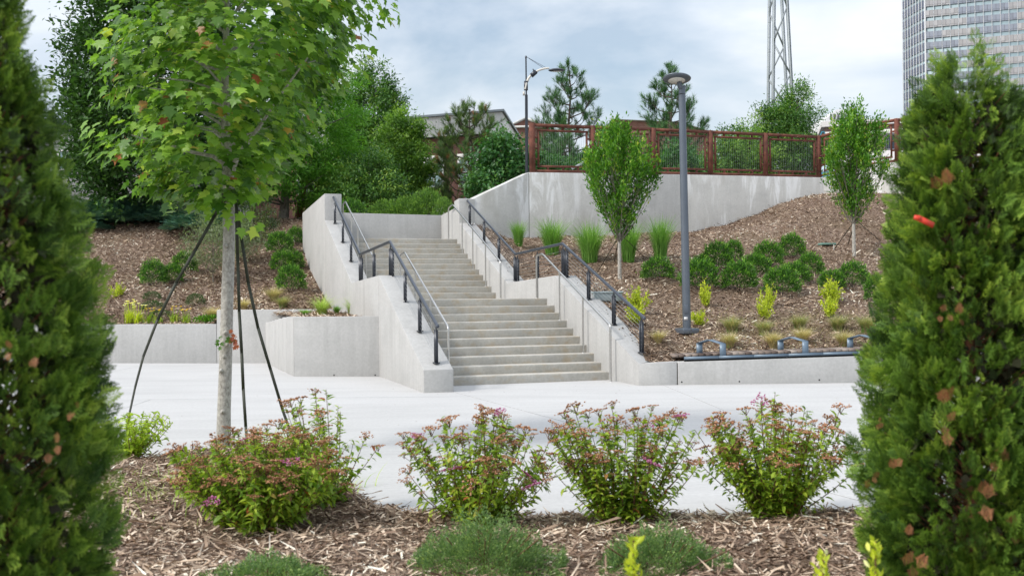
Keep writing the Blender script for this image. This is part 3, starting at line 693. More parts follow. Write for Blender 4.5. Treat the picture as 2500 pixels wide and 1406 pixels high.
mb = MB(); mb.lathe(hd, [(.155, -.028), (.20, -.026), (.262, .0), (.268, .012), (.255, .026), (.16, .052), (.05, .062), (.001, .063)], 40, ax=axd); mb.lathe(hd+Zv(.06), [(.005, 0), (.004, .05), (.0001, .05)], 6); mb.build('lamp_head', M['pole'], lp, smooth=True)
mb = MB(); mb.lathe(hd, [(.0001, -.030), (.158, -.030), (.160, -.02)], 32, ax=axd); mb.build('lens', M['lens'], lp)
mb = MB(); q = at(1675, 755, p[1]-.075); mb.box(q, (.075, .02, .17)); mb.build('access_door', M['pole'], lp, bevel=.004)
mb = MB(); q = at(1674.5, 777.5, p[1]-.072); mb.box(q, (.07, .012, .055)); mb.build('sticker', plain('white_label', (.7, .7, .7), .5), lp)
# tall street light behind the wall
Y = 31.0; b0 = at(1286, 440, Y); b0[2] = 4.5; st_ = thing('street_light', 'tall black street light with a curved arm and bracing wires, behind the fence start', 'street light', b0)
t1_ = at(1285, 232, Y); t2_ = at(1284, 138, Y)
mb = MB(); mb.tube([b0, t1_], [.052, .044], 12); mb.build('pole', M['dark'], st_)
mb = MB(); mb.tube([t1_, t2_], .024, 10); mb.lathe(t2_, [(.03, -.06), (.032, 0), (.001, .02)], 10); mb.build('pole_tip', M['dark'], st_)
arm = [at(x, y, Y-.02) for x, y in ((1287, 200), (1290, 192), (1297, 184), (1306, 177), (1318, 171), (1330, 168), (1341, 167))]
mb = MB(); mb.tube(arm, [.04, .04, .036, .034, .034, .034, .03], 8); mb.tube([at(1282, 219, Y-.06), at(1286, 203, Y-.06)], .035, 8); mb.build('arm', M['lens'], st_, smooth=True)
mb = MB(); mb.beam(at(1297, 186, Y-.02), at(1309, 175, Y-.02), .09, .13); mb.beam(at(1303, 174, Y), at(1301, 169, Y), .03, .03); mb.build('driver_box', M['dark'], st_)
mb = MB(); mb.box(at(1284, 210, Y-.02), (.12, .12, .28)); mb.build('arm_clamp', M['dark'], st_)
mb = MB(); mb.box(at(1279, 229, Y), (.07, .08, .11)); mb.build('sensor_box', M['lens'], st_)
hc = at(1359, 172, Y); mb = MB()
an = np.linspace(0, 2*math.pi, 20, endpoint=False)
rings = [(.0, .055), (.5, .05), (.85, .025), (1.0, .0), (.85, -.03), (.6, -.042)]
V = np.concatenate([np.c_[hc[0]+.27*r*np.cos(an), hc[1]+.13*r*np.sin(an), hc[2]+z+0*an] for r, z in rings]); mb.add(V, [[i*20+j, i*20+(j+1) % 20, (i+1)*20+(j+1) % 20, (i+1)*20+j] for i in range(5) for j in range(20)])
mb.build('lamp_head', M['dark'], st_, smooth=True)
mb = MB(); mb.add(np.c_[hc[0]+.27*.6*np.cos(an), hc[1]+.13*.6*np.sin(an), hc[2]-.0425+0*an], [list(range(20))[::-1]]); mb.build('lens', M['lens'], st_)
for e in ((1333, 166), (1327, 167)): tube_obj('stay_wire', [at(1286, 140, Y), at(*e, Y-.02)], .006, M['dark'], st_, 5)

# ================================================================== slope furniture
q = onR(1482, 733); ub = thing('utility_box', 'pale grey plastic utility box with a lid in the mulch beside the right stair railing', 'utility box', q)
mb = MB(); mb.box(q+Zv(.06), (.56, .34, .16), rz=.1); mb.build('body', plain('grey_plastic', (.27, .32, .33), .6), ub, bevel=.012)
mb = MB(); mb.box(q+Zv(.158), (.60, .38, .035), rz=.1); mb.build('lid', plain('pale_grey_plastic', (.36, .43, .44), .55), ub, bevel=.01)
q = onR(2019, 599); mb = MB(); mb.lathe(q+Zv(.02), [(.19, -.05), (.19, .01), (.17, .025), (.001, .03)], 20)
mb = MB(); mb.box(q+Zv(.03), (.40, .28, .05), rz=.15)
tag(mb.build('valve_box_lid', plain('green_plastic', (.16, .30, .25), .6), bevel=.01), 'flat pale green irrigation valve lid lying in the upper right mulch', 'valve lid')

# ================================================================== lattice tower
Y = 90; tw = thing('lattice_tower', 'grey steel lattice tower with two thick legs and crossed braces', 'tower', (*at(1912, 300, Y)[:2], 4))
def leg(xb, yb, xt, yt): 
    a, b = at(xb, yb, Y), at(xt, yt, Y); d = (b-a)/(b[2]-a[2]); return (lambda z: a+d*(z-a[2]))
lA = leg(1885.5, 265, 1888.5, 0); lB = leg(1934, 265, 1920, 0); zt, zb = 33.0, 4.2
for l in (lA, lB):
    for dy in (0, 1.7):
        mb = MB(); mb.beam(l(zb)+np.array([0, dy, 0]), l(zt)+np.array([0, dy, 0]), .40 if dy == 0 else .34, .10, up=(1, 0, 0)); mb.beam(l(zb)+np.array([.19, dy+.1, 0]), l(zt)+np.array([.19, dy+.1, 0]), .05, .18, up=(0, 1, 0)); mb.build('leg', M['tower'], tw)
zs = [z for z in (at(1900, y, Y)[2] for y in (330, 183+60, 183, 105, 17, -60, -140))]
zs = [at(1900, y, Y)[2] for y in (345, 255, 183, 105, 18, -70)]
for i, (z0, z1) in enumerate(zip(zs[:-1], zs[1:])):
    for dy, fl in ((-.1, i % 2), (1.6, 1-i % 2)):
        a, b = (lA, lB) if fl else (lB, lA)
        mb = MB(); mb.beam(a(z0)+np.array([0, dy, 0]), b(z1)+np.array([0, dy, 0]), .13, .10, up=(0, 1, 0)); mb.build('brace', M['tower'], tw)
for i in range(14):
    z = 14+i*1.35; mb = MB(); mb.beam(lA(z)+np.array([-.2, 0, 0]), lA(z)+np.array([-.52, 0, 0]), .035, .035); mb.build('step_bolt', M['tower'], tw)

# ================================================================== skyscraper
GL = {}
def glass(name, col, rough, metal=.9):
    m, t, b, o = newmat(name); a = N(t, 'ShaderNodeAttribute', attribute_name='tint', attribute_type='GEOMETRY')
    lo = tuple(c*.85 for c in col); hi = tuple(min(1, c*1.12) for c in col)
    t.links.new(ramp(t, a.outputs['Fac'], [(0, lo), (1, hi)]), b.inputs['Base Color']); b.inputs['Roughness'].default_value = rough; b.inputs['Metallic'].default_value = metal; return m
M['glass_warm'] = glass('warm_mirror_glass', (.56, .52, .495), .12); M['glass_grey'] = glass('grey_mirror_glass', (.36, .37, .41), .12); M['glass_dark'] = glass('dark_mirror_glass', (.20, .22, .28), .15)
M['spandrel'] = plain('pale_blue_spandrel', (.36, .46, .50), .45, .3, .03, .1); M['mullion'] = plain('pale_mullion', (.55, .56, .58), .5); M['darkframe'] = plain('dark_frame', (.10, .10, .12), .5)
C0 = at(2262, 300, 400); C0[2] = 4; dm = np.array([33., -12, 0]); dm /= np.linalg.norm(dm); ds = np.array([-1.9, 16, 0]); ds = ds/np.linalg.norm(ds)
tb = thing('office_tower', 'tall glass office tower with pale blue bands at the right of the sky', 'building', C0)
LM, LS_, HT = 60.0, 18.0, 126.0
core = MB(); a = C0; b = C0+dm*LM; c = b+np.array([dm[1], -dm[0], 0])*-30; d_ = C0+ds*LS_
base = [a+dm*.3+ds*.3, b, b+ds*22, C0+ds*LS_+dm*.3]
V = [[*p[:2], z] for z in (4, 4+HT) for p in base]; core.add(V, [[0, 1, 5, 4], [1, 2, 6, 5], [2, 3, 7, 6], [3, 0, 4, 7], [4, 5, 6, 7]]); core.build('wall', M['spandrel'], tb)
rf = MB(); V = [[*p[:2], z] for z in (4+HT+.3, 4+HT+1.6) for p in (a-dm*1.2-ds*1.2, b, b+ds*24, C0+ds*(LS_+1.5)-dm*1.2)]
rf.add(V, [[0, 1, 5, 4], [1, 2, 6, 5], [2, 3, 7, 6], [3, 0, 4, 7], [4, 5, 6, 7], [3, 2, 1, 0]]); rf.build('roof', M['darkframe'], tb)
FLH = 4.28; nfl = int(HT/FLH)
nm = np.cross(dm, (0, 0, 1)); nm = nm/np.linalg.norm(nm); nm = nm if nm[1] < 0 else -nm
ns_ = np.cross(ds, (0, 0, 1)); ns_ = ns_ if ns_[0] < 0 else -ns_
winm = {}
def win_mesh(w, h, np_, d, n, mat, key):
    if key in winm: return winm[key]
    mb = MB()
    for i in range(np_):
        x0 = (i+.04)/np_*w; x1 = (i+.96)/np_*w
        for z0, z1 in ((0, h*.22), (h*.25, h)):
            P_ = [d*x0+Zv(z0), d*x1+Zv(z0), d*x1+Zv(z1), d*x0+Zv(z1)]; mb.add([p+n*.06 for p in P_], [[0, 1, 2, 3]], 0, rng.random())
    P_ = [Zv(-.02), d*w+Zv(-.02), d*w+Zv(h+.02), Zv(h+.02)]; mb.add([p+n*.02 for p in P_]+[p-n*.3 for p in P_], [[0, 1, 2, 3], [0, 1, 5, 4], [3, 2, 6, 7]], 1)
    winm[key] = mb.build('window', [mat, M['darkframe']], mesh_only=True); return winm[key]
PW = 3.02
z_from = 45.0
for f in range(nfl):
    z = 4+f*FLH+1.3
    if z < z_from: continue
    for j in range(13):
        x = .25+j*PW; v = (math.sin(j*.55+f*.8)+math.sin(j*.31-f*.4))
        k = 'glass_warm' if v > -.35 else 'glass_grey'
        o = bpy.data.objects.new('window', win_mesh(PW-.22, 2.7, 2 if PW < 3.6 else 3, dm, nm, M[k], ('m', k, (j+f) % 3)))
        COL.objects.link(o); o.parent = tb; o.location = tuple(dm*x+Zv(z-4)+nm*.0)
    for j in range(8):
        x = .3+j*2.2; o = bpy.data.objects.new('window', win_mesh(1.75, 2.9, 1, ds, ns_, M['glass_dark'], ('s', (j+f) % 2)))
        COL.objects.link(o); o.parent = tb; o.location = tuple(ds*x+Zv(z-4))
mu = MB()
for j in range(21): p0 = C0+dm*(.14+j*PW)+nm*.25; mu.beam(p0, p0+Zv(HT), .16, .3, up=tuple(nm))
mu.beam(C0+nm*.1+ns_*.1, C0+nm*.1+ns_*.1+Zv(HT), .35, .35, up=tuple(nm))
stuff(mu.build('mullion', M['mullion'], tb))
mu = MB()
for j in range(9): p0 = C0+ds*(.15+j*2.2)+ns_*.15; mu.beam(p0, p0+Zv(HT), .22, .25, up=tuple(ns_))
stuff(mu.build('side_mullion', M['mullion'], tb))

# ================================================================== nearer buildings
def brickmat(name, a, b, mortar, sc):
    m, t, bs, o = newmat(name); p = pos(t); sp = N(t, 'ShaderNodeSeparateXYZ'); t.links.new(p, sp.inputs[0]); ad = N(t, 'ShaderNodeMath', operation='ADD'); t.links.new(sp.outputs[0], ad.inputs[0]); t.links.new(sp.outputs[1], ad.inputs[1])
    cb = N(t, 'ShaderNodeCombineXYZ'); t.links.new(ad.outputs[0], cb.inputs[0]); t.links.new(sp.outputs[2], cb.inputs[1])
    br = N(t, 'ShaderNodeTexBrick'); t.links.new(cb.outputs[0], br.inputs['Vector']); br.inputs['Scale'].default_value = sc
    br.inputs['Color1'].default_value = (*a, 1); br.inputs['Color2'].default_value = (*b, 1); br.inputs['Mortar'].default_value = (*mortar, 1); br.inputs['Mortar Size'].default_value = .012
    c = mixc(t, .25, br.outputs['Color'], ramp(t, noise(t, p, 1.2, 5), [(.3, a), (.7, b)])); t.links.new(c, bs.inputs['Base Color']); bs.inputs['Roughness'].default_value = .9; return m
M['brick'] = brickmat('red_brick', (.20, .085, .062), (.30, .15, .115), (.34, .29, .26), 3.2)
M['brick2'] = brickmat('brown_brick', (.17, .10, .085), (.27, .17, .145), (.33, .30, .28), 3.2)
M['cornice'] = concrete('cornice_concrete', (.62, .62, .59), (.76, .76, .73), .5)
M['white'] = plain('white_render', (.56, .54, .54), .85, 0, .03, .5); M['winframe'] = plain('white_window_frame', (.70, .70, .70), .5)
M['glass_teal'] = glass('pale_teal_glass', (.34, .46, .48), .12, .6); M['glass_black'] = glass('dark_glass', (.05, .06, .08), .15, .5); M['roof_dark'] = plain('dark_roof', (.075, .08, .095), .7)
def facade_window(par, p0, d, n, w, h, glassm, framem, nx=2, nz=2):
    fr = MB(); e = .10*min(1, w)
    fr.beam(p0+n*.04, p0+d*w+n*.04, .10, e); fr.beam(p0+Zv(h)+n*.04, p0+d*w+Zv(h)+n*.04, .10, e)
    for i in range(nx+1): q = p0+d*(w*i/nx)+n*.042; fr.beam(q+Zv(e/2), q+Zv(h-e/2), e if i in (0, nx) else e*.7, .09, up=tuple(n))
    for i in range(1, nz): q = p0+Zv(h*i/nz)+n*.046; fr.beam(q, q+d*w, .07, e*.6)
    f = fr.build('window', framem, par)
    gm = MB(); gm.add([p0+n*.015, p0+d*w+n*.015, p0+d*w+Zv(h)+n*.015, p0+Zv(h)+n*.015], [[0, 1, 2, 3]], 0, rng.random()); gm.build('pane', glassm, f)
def prism(pts2, z0, z1):
    k = len(pts2); mb = MB(); V = [[*p[:2], z0] for p in pts2]+[[*p[:2], z1] for p in pts2]
    mb.add(V, [[i, (i+1) % k, k+(i+1) % k, k+i] for i in range(k)]); mb.add(V, [list(range(k, 2*k))]); return mb
# brick school building with a deep pale cornice
c1 = at(1225, 268, 55); c0 = at(952, 287, 57.3); c2 = at(1264, 333, 63.6)
d1 = (c1-c0)[:2]; d1 = np.array([*(d1/np.linalg.norm(d1)), 0]); d2 = (c2-c1)[:2]; d2 = np.array([*(d2/np.linalg.norm(d2)), 0])
n1_ = np.array([d1[1], -d1[0], 0]); n2_ = np.array([d2[1], -d2[0], 0])
bb_ = thing('brick_building', 'red brick building with a deep pale cornice behind the trees left of the street light', 'building', (*c1[:2], 4))
cn = c1-d1*.6+d2*.6; wl0 = cn-d1*22; hT = c1[2]
prism([wl0, cn, cn+d2*9, wl0+d2*12], 3.5, hT-1.25).build('wall', M['brick'], bb_)
mb = prism([c1-d1*23, c1, c1+d2*9.6, c1-d1*23+d2*13], hT-1.25, hT-.12); mb.build('cornice', M['cornice'], bb_)
mb = prism([c1-d1*23-n1_*-.15, c1+(d1-d2)*.15, c1+d2*9.8+d1*.15, c1-d1*23+d2*13], hT-.12, hT); mb.build('roof', M['tower'], bb_)
for r_, zz_ in enumerate((hT-4.05, hT-7.0, hT-9.4)):
    for k_ in range(6):
        p0 = cn-d1*(1.0+k_*2.1+1.1)+Zv(0); p0 = np.array([p0[0], p0[1], zz_]); facade_window(bb_, p0+n1_*.0, d1, n1_, 1.15, 1.55 if r_ < 2 else 1.2, M['glass_teal'], M['winframe'])
        mb = MB(); mb.beam(p0+Zv(1.72 if r_ < 2 else 1.35)+n1_*.03-d1*.1, p0+d1*1.25+Zv(1.72 if r_ < 2 else 1.35)+n1_*.03, .08, .2); mb.build('lintel', M['cornice'], bb_)
# small brick gable behind
g1 = at(1240, 328, 76); g2 = at(1345, 316, 74); gp = at(1282, 293, 75); eav = at(1282, 313, 75)[2]
gb = thing('brick_building', 'small gabled red brick wing seen behind the tall street light', 'building', (*gp[:2], 4))
mb = MB(); xL, xR = at(1246, 300, 75)[0], at(1333, 300, 75)[0]
prism([(xL, 75), (xR, 75), (xR, 84), (xL, 84)], 4, eav).build('wall', M['brick'], gb)
pk = gp[2]; xm = gp[0]
mb.add([[xL, 75, eav+.14], [xR, 75, eav+.14], [xm, 75, pk], [xL, 84, eav+.14], [xR, 84, eav+.14], [xm, 84, pk]], [[0, 1, 2], [3, 5, 4]]); mb.build('gable', M['brick'], gb)
mb = MB(); mb.beam((xL-.3, 74.9, eav+.07), (xR+.3, 74.9, eav+.07), .3, .14)
for a_, b_ in (((xL-.2, 79.5, eav+.1), (xm, 79.5, pk+.1)), ((xm, 79.5, pk+.1), (xR+.2, 79.5, eav+.1))): mb.beam(a_, b_, 9.6, .12)
mb.build('roof_edge', M['cornice'], gb)
# brick end seen right of the lamp post
e1 = at(1700, 305, 70); e2 = at(1748, 325, 70)
eb = thing('brick_building', 'corner of a low brick building right of the lamp post head', 'building', (*e1[:2], 4))
prism([(e1[0]-6, 70), (e2[0], 70), (e2[0], 80), (e1[0]-6, 80)], 4, e2[2]-.2).build('wall', M['brick'], eb)
mb = MB(); mb.add([[e1[0]-6, 69.6, e1[2]+.4], [e1[0]-1.2, 69.6, e1[2]+.15], [e2[0]+.2, 69.6, e2[2]-.15], [e1[0]-6, 80, e1[2]+.4], [e1[0]-1.2, 80, e1[2]+.15], [e2[0]+.2, 80, e2[2]-.15]], [[0, 1, 4, 3], [1, 2, 5, 4]])
mb.add([[e1[0]-6, 69.95, e2[2]-.22], [e2[0], 69.95, e2[2]-.22], [e1[0]-1.2, 69.95, e1[2]+.1], [e1[0]-6, 69.95, e1[2]+.35]], [[0, 1, 2, 3]], 1); mb.build('roof', [M['cornice'], M['brick']], eb)
# brown brick block on the right
rY = 52.0; r0 = at(2014, 300, rY); r1 = at(2330, 292, rY-1.5)
rb = thing('brick_building', 'long brown brick building with dark windows behind the right end of the fence', 'building', (*r0[:2], 4))
dr = np.array([*(r1-r0)[:2], 0]); dr /= np.linalg.norm(dr); nr = np.array([dr[1], -dr[0], 0])
zt_ = r0[2]-.25
prism([r0, r0+dr*16, r0+dr*16-nr*14, r0-nr*14], 4, zt_).build('wall', M['brick2'], rb)
prism([r0-dr*.2+nr*.2, r0+dr*16+nr*.2, r0+dr*16-nr*14, r0-dr*.2-nr*14], zt_+.003, zt_+.28).build('parapet', M['white'], rb)
zb_ = at(2100, 328, rY)[2]; mb = MB(); mb.beam(np.array([*r0[:2], zb_])+nr*.05, np.array([*r0[:2], zb_])+dr*16+nr*.05, .14, .22); mb.build('stone_band', M['cornice'], rb)
z3 = at(2100, 374, rY)[2]; mb = MB(); mb.beam(np.array([*r0[:2], z3-1.0])+nr*.10, np.array([*r0[:2], z3-1.0])+dr*16+nr*.10, .2, 2.0); mb.build('plinth', M['white'], rb)
for xpx in (2030, 2150, 2226, 2290):
    w0 = at(xpx, 372, rY)[0]; p0 = np.array([*r0[:2], z3+.05])+dr*((w0-r0[0])/dr[0]); facade_window(rb, p0+nr*.01, dr, nr, .95, .78, M['glass_black'], M['darkframe'], 4, 1)
pv = thing('rooftop_unit', 'white metal rooftop unit above the brown brick building', 'rooftop unit', at(2040, 292, 60))
pa, pb_ = at(2014, 292, 60), at(2066, 292, 60); zt2 = at(2040, 268, 60)[2]
mb = MB(); V = [[pa[0], 60, pa[2]-1], [pb_[0], 60, pb_[2]-1], [pb_[0], 60, zt2], [pa[0]+.7, 60, zt2], [pa[0], 60, zt2-.6]]; V2 = [[v[0], 64, v[2]] for v in V]
mb.add(V+V2, [[0, 1, 2, 3, 4]]); mb.add(V+V2, [[9, 8, 7, 6, 5]]); mb.add(V+V2, [[i, (i+1) % 5, 5+(i+1) % 5, 5+i] for i in range(5)]); mb.build('casing', M['winframe'], pv)
mb = MB()
for i in range(5): mb.box((pa[0]+.35+i*.22, 59.97, pa[2]+.15+.0*i), (.10, .05, .35))
mb.build('louvre', M['darkframe'], pv)
# white building on the left
wb = thing('white_building', 'pale render building with a dark roof band half hidden by the trees on the left', 'building', (-16.1, 50, 4))
zt3 = at(150, 327, 50)[2]
prism([(-45, 50), (-16.1, 50), (-16.1, 90), (-45, 90)], 4, zt3).build('wall', M['white'], wb)
prism([(-45, 50.4), (-16.5, 50.4), (-16.5, 89), (-45, 89)], zt3+.003, zt3+.85).build('roof', M['roof_dark'], wb)
for xw in (145, 171, 230, 300):
    p0 = at(xw, 415, 50); facade_window(wb, np.array([p0[0], 50, p0[2]]), np.array([1., 0, 0]), np.array([0, -1., 0]), .75, .95, M['glass_teal'], M['winframe'])
for yw in (53.5, 56.2, 60.0, 62.4, 64.7, 67.3, 70, 72.7):
    z0_ = 8.0; facade_window(wb, np.array([-16.1, yw, z0_]), np.array([0, 1., 0]), np.array([1., 0, 0]), .8, 1.15, M['glass_black'], M['darkframe'], 1, 1)
# ================================================================== vegetation builders
def lump(a, f, k=0):
    return .5*np.sin(a*3+k+f*5)+.35*np.sin(a*5-f*9+k*2.1)+.25*np.sin(a*9+f*17+k)
def crown_leaves(mb, base, zc, zt, prof, ntwig, nleaf, tpl, size, sig, off=(0, 0), rough=.16, fill=.55, up=.2, droop=.3, seed=0, wid=1.0, tw=.22, aniso=(1, 1, .75), limbs=None, limb_n=40, limb_r=.03, rise=.45, tbias=0, bot=None):
    f = rng.random(ntwig*6); r = np.interp(f, [p[0] for p in prof], [p[1] for p in prof]); k = rng.random(len(f)) < (r/r.max()); f = f[k][:ntwig]; r = r[k][:ntwig]; n = len(f)
    a = rng.uniform(0, 2*math.pi, n); rad = r*(1-fill*rng.random(n)**1.7)*(1+rough*lump(a, f, seed))
    z = zc+(zt-zc)*f+rng.normal(0, .03, n)*(zt-zc)
    cx = base[0]+off[0]*f; cy = base[1]+off[1]*f
    P = np.c_[cx+rad*np.cos(a), cy+rad*np.sin(a), z]
    zat = np.maximum(zc-(zt-zc)*.10, z-rad*rise-.1*(zt-zc)*rng.random(n)); zat = np.minimum(zat, zt-.1)
    A = np.c_[base[0]+off[0]*np.clip((zat-zc)/(zt-zc), 0, 1), base[1]+off[1]*np.clip((zat-zc)/(zt-zc), 0, 1), zat]
    if limbs is not None:
        for i in rng.choice(n, min(limb_n, n), replace=False):
            q = P[i]; m1 = A[i]*.55+q*.45+np.array([0, 0, -.08*np.linalg.norm(q-A[i])]); limbs.tube([A[i], m1, q], [limb_r, limb_r*.6, limb_r*.2], 5, cap=False)
    per = rng.poisson(nleaf/n, n)+1; idx = np.repeat(np.arange(n), per); N_ = len(idx)
    O = P[idx]-A[idx]; O /= np.linalg.norm(O, axis=1)[:, None]+1e-9
    L = P[idx]+rng.normal(size=(N_, 3))*sig*np.array(aniso)+O*rng.normal(0, sig*.9, N_)[:, None]
    D = O*.7+unit(N_)*.75; D[:, 2] += -droop+rng.normal(0, .15, N_)
    NR = unit(N_)*.55+O*.35; NR[:, 2] += up+.5
    S = size*rng.uniform(.65, 1.25, N_)
    tint = rng.beta(2.2, 2.2, N_)+rng.normal(0, tw, n)[idx]+tbias
    scatter(mb, *tpl, L, D, NR, np.c_[S*wid, S, S], tint)
    return P, A
def tree(name, label, cat, base, zc, zt, prof, ntwig, nleaf, tpl, size, sig, mat, bk, tr=.10, group=None, lean=(0, 0), trunk_to=.85, **kw):
    root = thing(name, label, cat, base, group)
    off = (lean[0], lean[1]); tb_ = MB()
    zz = np.linspace(base[2]-.15, zc+(zt-zc)*trunk_to, 7); ff = np.clip((zz-zc)/(zt-zc), 0, 1)
    pts = np.c_[base[0]+off[0]*ff+.3*tr*np.sin(zz*1.3), base[1]+off[1]*ff, zz]
    rr = tr*np.linspace(1.12, .25, 7); rr[0] *= 1.25
    tb_.tube(pts, rr, 10); tb_.build('trunk', bk, root, smooth=True)
    lb = MB(); cr = MB()
    crown_leaves(cr, base, zc, zt, prof, ntwig, nleaf, tpl, size, sig, off=off, limbs=lb, limb_r=tr*.32, **kw)
    if lb.n: stuff(lb.build('branches', bk, root, smooth=True))
    stuff(cr.build('crown', mat, root)); return root
RH = rhomb(.55); RHN = rhomb(.22, .04); RHM = rhomb(.38)
# needle tuft and feather templates
def tuft(nn, wid, ang):
    V = []; F = []
    for i in range(nn):
        a = i*2.4; u = .05+.75*i/nn; e = ang*(1-.45*u); d = np.array([math.cos(a)*math.sin(e), math.cos(e), math.sin(a)*math.sin(e)]); s = np.array([-math.sin(a), 0, math.cos(a)])*wid
        b = np.array([0, u*.6, 0]); k = len(V); V += [b-s, b+s, b+d*.5]; F.append([k, k+1, k+2])
    return V, F
TUFT = tuft(20, .022, 1.0)
def spray(nb=7, sub=True):
    V = []; F = []
    def rh(b, d, L, w, z=0):
        d = np.array([*d, z]); d = d/np.linalg.norm(d); s = np.array([d[1], -d[0], 0]); k = len(V); b = np.array(b, float)
        V.extend([b, b+d*L*.45+s*w, b+d*L, b+d*L*.45-s*w]); F.extend([[k, k+1, k+2], [k, k+2, k+3]])
    rh((0, 0, 0), (0, 1), 1, .035)
    for i in range(nb):
        u = .12+.76*i/nb
        for sg in (-1, 1):
            L = .48*(1-u)*1.15+.10; b = np.array([0, u, 0]); d = np.array([sg*.62, 1]); d = d/np.linalg.norm(d); z = -.12*abs(sg)
            rh(b, d, L, .034, .12*math.sin(i*2.1+sg))
            if sub and L > .2:
                for v in (.35, .68):
                    q = b+np.array([*d, 0])*L*v
                    rh(q, (sg*.15, 1), L*.42, .028, .1); rh(q, (sg*1, .35), L*.36, .028, -.1)
    return V, F
def fern():
    V = []; F = []; TO = []
    def rh(b, d, L, w, z, to):
        d = np.array([*d, z]); d = d/np.linalg.norm(d); s = np.array([d[1], -d[0], .25]); k = len(V); b = np.array(b, float)
        V.extend([b, b+d*L*.5+s*w, b+d*L, b+d*L*.5-s*w]); F.append([k, k+1, k+2, k+3]); TO.append(to)
    rh((0, 0, 0), (0, 1), 1, .020, .0, -.15)
    for i in range(6):
        u = .10+.80*i/6
        for sg in (-1, 1):
            L = .50*(1-u)+.13; b = np.array([0, u, 0]); d = np.array([sg*.70, 1]); d = d/np.linalg.norm(d); z = .16*math.sin(i*2.1+sg)
            rh(b, d, L, .028, z, .0)
            for v in (.62,):
                q = b+np.array([*d, z])*L*v
                if L > .22: rh(q, (sg*.1, 1), L*.46, .026, z+.1, .26)
                if L > .3: rh(q, (sg*1, .25), L*.42, .026, z-.12, .18)
    return V, F, np.array(TO)
FERN = fern(); SPRAY = FERN[:2]
def ribbon(mb, B, dh, H, spread, W_, droop, tint, seg=4, mi=0, power=1.7):
    n = len(B); u = np.linspace(0, 1, seg+1); side = np.c_[-dh[:, 1], dh[:, 0], np.zeros(n)]
    V = []
    for k, uu in enumerate(u):
        p = B+np.c_[dh*(spread*H)[:, None]*uu**power, H*(uu-droop*uu**2.6)]
        w = (W_*(1-uu**1.5*.93))[:, None]/2; V.append(np.stack([p-side*w, p+side*w], 1))
    V = np.concatenate(V, 1).reshape(-1, 3)           # per blade: 2*(seg+1)
    m = 2*(seg+1); f = np.array([[2*k, 2*k+1, 2*k+3, 2*k+2] for k in range(seg)])
    F = (f[None]+(np.arange(n)*m)[:, None, None]).reshape(-1, 4); mb.add(V, F, mi, np.repeat(np.clip(tint, 0, 1), seg)); return mb
def clump_mesh(name, n, H, R0, spread, w, droop, mats, tmean=.5, tsd=.22, two=None):
    mb = MB(); a = rng.uniform(0, 2*math.pi, n); dh = np.c_[np.cos(a), np.sin(a)]; rr = R0*np.sqrt(rng.random(n)); b = rng.uniform(0, 2*math.pi, n)
    B = np.c_[rr*np.cos(b), rr*np.sin(b), np.full(n, -.02)]; Hh = H*rng.uniform(.55, 1.08, n)
    ribbon(mb, B, dh, Hh, np.abs(rng.normal(spread, spread*.5, n)), np.full(n, w)*rng.uniform(.7, 1.3, n), droop*rng.uniform(.3, 1.5, n), rng.normal(tmean, tsd, n))
    if two is not None:
        n2, H2, s2, t2 = two; a = rng.uniform(0, 2*math.pi, n2); dh = np.c_[np.cos(a), np.sin(a)]; B = np.c_[rng.normal(0, R0*.6, (n2, 2)), np.full(n2, -.02)]
        ribbon(mb, B, dh, H2*rng.uniform(.5, 1.1, n2), np.abs(rng.normal(s2, s2*.4, n2)), np.full(n2, w), droop*rng.uniform(.3, 1.2, n2), rng.normal(t2, .15, n2), mi=1)
    return mb.build(name, mats, mesh_only=True)
def dome_mesh(name, n, mat, size, tpl, rx=1., rz=.8, lum=.10, tb=0., seed=0, inner=.35, stemmat=None, flat=.0):
    """unit mound of leaves: radius 1, height about rz, base at z=0"""
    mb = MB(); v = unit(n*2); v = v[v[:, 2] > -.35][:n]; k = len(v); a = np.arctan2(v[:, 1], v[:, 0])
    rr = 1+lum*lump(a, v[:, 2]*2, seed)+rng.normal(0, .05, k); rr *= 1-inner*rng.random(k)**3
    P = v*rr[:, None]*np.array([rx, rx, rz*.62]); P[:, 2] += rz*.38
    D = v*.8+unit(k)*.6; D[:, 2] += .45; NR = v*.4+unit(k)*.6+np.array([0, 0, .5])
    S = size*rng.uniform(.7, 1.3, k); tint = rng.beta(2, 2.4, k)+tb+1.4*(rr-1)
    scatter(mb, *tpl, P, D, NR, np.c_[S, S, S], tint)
    for i in range(10):
        q = v[i]*np.array([rx, rx, rz])*.6; q[2] = abs(q[2])+.1; mb.tube([(0, 0, -.05), q*.5, q], [.03, .018, .006], 4, 1, cap=False)
    return mb.build(name, [mat, stemmat or M['bark_dark']], mesh_only=True)
def put(name, me, label, cat, p, s=1, rz=None, group=None, sz=None):
    o = bpy.data.objects.new(name, me); COL.objects.link(o); o.location = tuple(p); o.rotation_euler = (0, 0, rng.uniform(0, 6.28) if rz is None else rz)
    o.scale = (s, s, sz if sz else s) if np.isscalar(s) else s
    return tag(o, label, cat, group)

